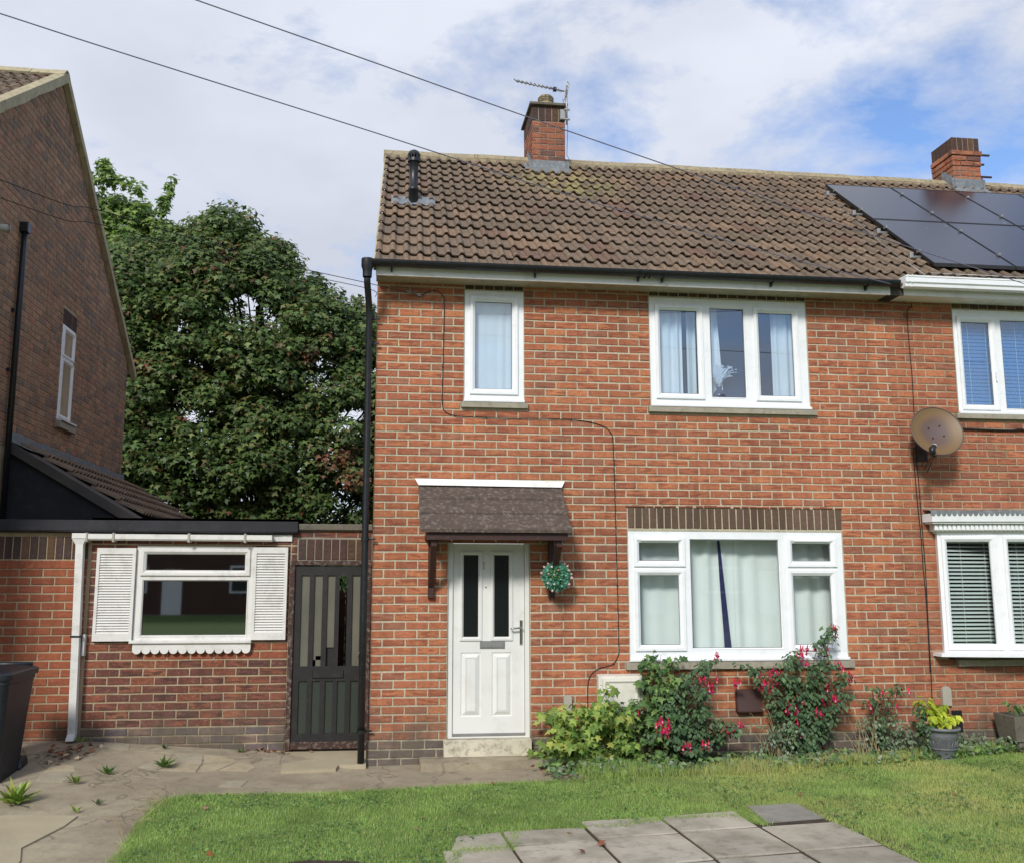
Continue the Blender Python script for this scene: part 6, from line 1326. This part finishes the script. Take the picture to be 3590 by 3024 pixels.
# lawn grass
def blades(poly, n, x0, x1, y0, y1, h0, h1, w, dens=None, avoid=None):
    X = nr.uniform(x0, x1, n); Y = nr.uniform(y0, y1, n); k = np.zeros(n, bool)
    for i in range(n):
        if inpoly(X[i], Y[i], poly) and not (avoid and avoid(X[i], Y[i])): k[i] = True
    X, Y = X[k], Y[k]; m_ = len(X); Z = np.array([gz(x, y) for x, y in zip(X, Y)]) + .02
    a = nr.rand(m_) * 6.283; lean = .25 + .75 * nr.rand(m_); d = np.stack([np.cos(a) * lean, np.sin(a) * lean, np.ones(m_)], 1); nn = np.stack([np.cos(a), np.sin(a), -.3 * np.ones(m_)], 1) + nr.normal(size=(m_, 3)) * .3
    patch = .8 + .5 * np.array([noise.noise(Vector((x * 2.3, y * 2.3, 0))) for x, y in zip(X, Y)])
    hh = (h0 + (h1 - h0) * nr.rand(m_)) * patch
    return np.stack([X, Y, Z], 1), nn, d, hh, w * (.7 + .6 * nr.rand(m_))
PATCH = [(.63, -3.1), (1.05, -3.02), (1.08, -2.62), (1.30, -2.52), (1.62, -2.56), (2.25, -2.42), (2.75, -2.45), (2.9, -2.68), (2.95, -2.12), (3.42, -2.06), (3.46, -2.55), (3.50, -3.2), (3.6, -5), (.5, -5), (.62, -3.4)]
av = lambda x, y: inpoly(x, y, PATCH) or ((x + .25) / .24) ** 2 + ((y + 3.22) / .09) ** 2 < 1
p1 = blades(LAWN, 420000, -1.7, 7.8, -4.4, -.15, .018, .042, .0042, avoid=av)
put('lawn_grass', scatter('lawn_grass', ['grass'], T_TRI, *p1[:4], width=p1[4]), None, kind='stuff')
# clover and daisy leaves in the lawn
n = 16000; X = nr.uniform(-1.5, 7.5, n); Y = nr.uniform(-4.3, -.4, n); ok = [i for i in range(n) if inpoly(X[i], Y[i], LAWN) and not av(X[i], Y[i]) and noise.noise(Vector((X[i] * 1.7, Y[i] * 1.7, 3))) > .0]
P_ = np.array([(X[i], Y[i], gz(X[i], Y[i]) + .035) for i in ok]); put('clover', scatter('clover', ['leaf_green'], T_KITE, P_, nr.normal(size=(len(ok), 3)) * .3 + np.array((0, -.2, 1)), rdir(len(ok)), .02 + .016 * nr.rand(len(ok))), None, kind='stuff')
# long grass at the edge of the bed and of the lawn
p2 = blades([(1.95, -1.05), (2.6, -.98), (3.4, -.92), (4.3, -.75), (5.2, -.55), (6.2, -.42), (7.5, -.3), (7.5, -.12), (6.2, -.2), (5.0, -.3), (4.2, -.45), (3.4, -.5), (2.8, -.55), (2.2, -.6), (1.9, -.7)], 46000, 1.8, 7.6, -1.1, -.1, .05, .15, .0055)
put('long_grass', scatter('long_grass', ['grass'], T_TRI, *p2[:4], width=p2[4]), None, kind='stuff')
edge = [(-1.50, -4.2), (-1.56, -3.0), (-1.64, -2.0), (-1.62, -1.45), (-1.45, -1.28), (-.9, -1.2), (0, -1.14), (.46, -1.10), (1.2, -1.05), (1.93, -1.02)]
PP = [];
for (xa, ya), (xb, yb) in zip(edge, edge[1:]):
    for i in range(int(math.hypot(xb - xa, yb - ya) * 1100)):
        t_ = rng.random(); x, y = xa + (xb - xa) * t_, ya + (yb - ya) * t_; w_ = .02 + .07 * max(0, noise.noise(Vector((x * 2.5, y * 2.5, 1)))); PP.append((x + rng.gauss(0, w_), y + rng.gauss(0, w_)))
m_ = len(PP); a = nr.rand(m_) * 6.283; put('edge_grass', scatter('edge_grass', ['grass'], T_TRI, np.array([(x, y, gz(x, y) + .005) for x, y in PP]), nr.normal(size=(m_, 3)), np.stack([np.cos(a) * .7, np.sin(a) * .7, np.ones(m_)], 1), .03 + .04 * nr.rand(m_), width=np.full(m_, .004)), None, kind='stuff')
PE = [(.50, -3.6), (.62, -3.02), (1.0, -2.96), (1.06, -2.60), (1.32, -2.50), (1.62, -2.54), (1.78, -2.60), (2.2, -2.42), (2.74, -2.42), (2.9, -2.66), (2.93, -2.13), (3.40, -2.06), (3.44, -2.56), (3.50, -3.2), (3.56, -4.4)]
PP = []
for (xa, ya), (xb, yb) in zip(PE, PE[1:]):
    for i in range(int(math.hypot(xb - xa, yb - ya) * 620)):
        t_ = rng.random(); x, y = xa + (xb - xa) * t_, ya + (yb - ya) * t_; w_ = .018 + .045 * max(0, noise.noise(Vector((x * 3, y * 3, 7)))); PP.append((x + rng.gauss(0, w_), y + rng.gauss(0, w_)))
m_ = len(PP); a = nr.rand(m_) * 6.283; put('slab_edge_grass', scatter('slab_edge_grass', ['grass'], T_TRI, np.array([(x, y, gz(x, y) + .025) for x, y in PP]), nr.normal(size=(m_, 3)), np.stack([np.cos(a) * .9, np.sin(a) * .9, np.ones(m_)], 1), .025 + .03 * nr.rand(m_), width=np.full(m_, .004)), None, kind='stuff')
# dry grass straws at the lawn corner
q = MB()
for i in range(26):
    x, y = -1.66 + rng.uniform(-.06, .1), -1.3 - rng.random() * 1.3; q.tube([(x, y, gz(x, y)), (x + rng.uniform(-.08, .05), y + rng.uniform(-.05, .05), gz(x, y) + .06), (x + rng.uniform(-.2, .12), y + rng.uniform(-.1, .1), gz(x, y) + rng.uniform(.04, .2))], .0018, 3, False)
put('dry_straws', q.mesh('dry_straws', 'deadstalk'), None, kind='stuff')
# ground cover between the shrubs, fallen leaves
n = 2600; X = nr.uniform(1.62, 7.4, n); Y = np.array([rng.uniform(-.95 + .11 * (x - 2), -.1) for x in X]); a = nr.rand(n) * 6.283
P_ = np.array([(x, y, gz(x, y) + .035 + .06 * rng.random()) for x, y in zip(X, Y)]); mi = (nr.rand(n) * 3).astype(int)
put('ground_cover', scatter('ground_cover', ['leaf_green', 'leaf_grey', 'leaf_green'], T_KITE, P_, nr.normal(size=(n, 3)) * .5 + np.array((0, -.5, 1)), np.stack([np.cos(a), np.sin(a), .4 * np.ones(n)], 1), .03 + .04 * nr.rand(n), mi), None, kind='stuff')
q = MB(); straw = []
for i in range(240):
    x = rng.uniform(4.1, 5.3); y = rng.uniform(-.55, -.1); z = gz(x, y) + .04; a = rng.random() * 6.28; L_ = rng.uniform(.05, .16); q.tube([(x, y, z), (x + math.cos(a) * L_ * .5, y + math.sin(a) * L_ * .5, z + rng.uniform(.01, .06)), (x + math.cos(a) * L_, y + math.sin(a) * L_, z + rng.uniform(0, .05))], .0018, 3, False)
put('dead_twigs', q.mesh('dead_twigs', 'deadstalk'), None, kind='stuff')
spots = [(rng.uniform(2.0, 6.4), None) for _ in range(26)] + [(-2.78 + rng.gauss(0, .09), -.05 + rng.gauss(0, .13)) for _ in range(60)] + [(1.75 + rng.gauss(0, .12), -.62 + rng.gauss(0, .08)) for _ in range(22)] + [(1.3 + rng.gauss(0, .15), -.12 + rng.gauss(0, .03)) for _ in range(8)] + [(rng.uniform(-1.4, 6), rng.uniform(-3.9, -1.1)) for _ in range(22)] + [(-.95 + rng.gauss(0, .12), .36 + rng.gauss(0, .04)) for _ in range(16)]
pos = []
for x, y in spots:
    if y is None: y = -.86 + .11 * (x - 2) + rng.gauss(0, .05)
    pos.append((x, y, gz(x, y) + (.05 if y < -.5 and x > -1.5 else .02)))
n = len(pos); put('fallen_leaves', scatter('fallen_leaves', ['leaf_fallen'], T_STAR, np.array(pos), nr.normal(size=(n, 3)) * .35 + np.array((0, 0, 1)), rdir(n), .035 + .03 * nr.rand(n)), None, kind='stuff')
for x, y in [(5.37, -.62), (3.2, -.95), (1.0, -1.6)]:
    q = MB().add([(x, y, gz(x, y) + .03), (x + .05, y, gz(x, y) + .03), (x + .06, y + .02, gz(x, y) + .08), (x + .01, y + .03, gz(x, y) + .09)], [(0, 1, 2, 3)])
print('objects', len(bpy.data.objects))
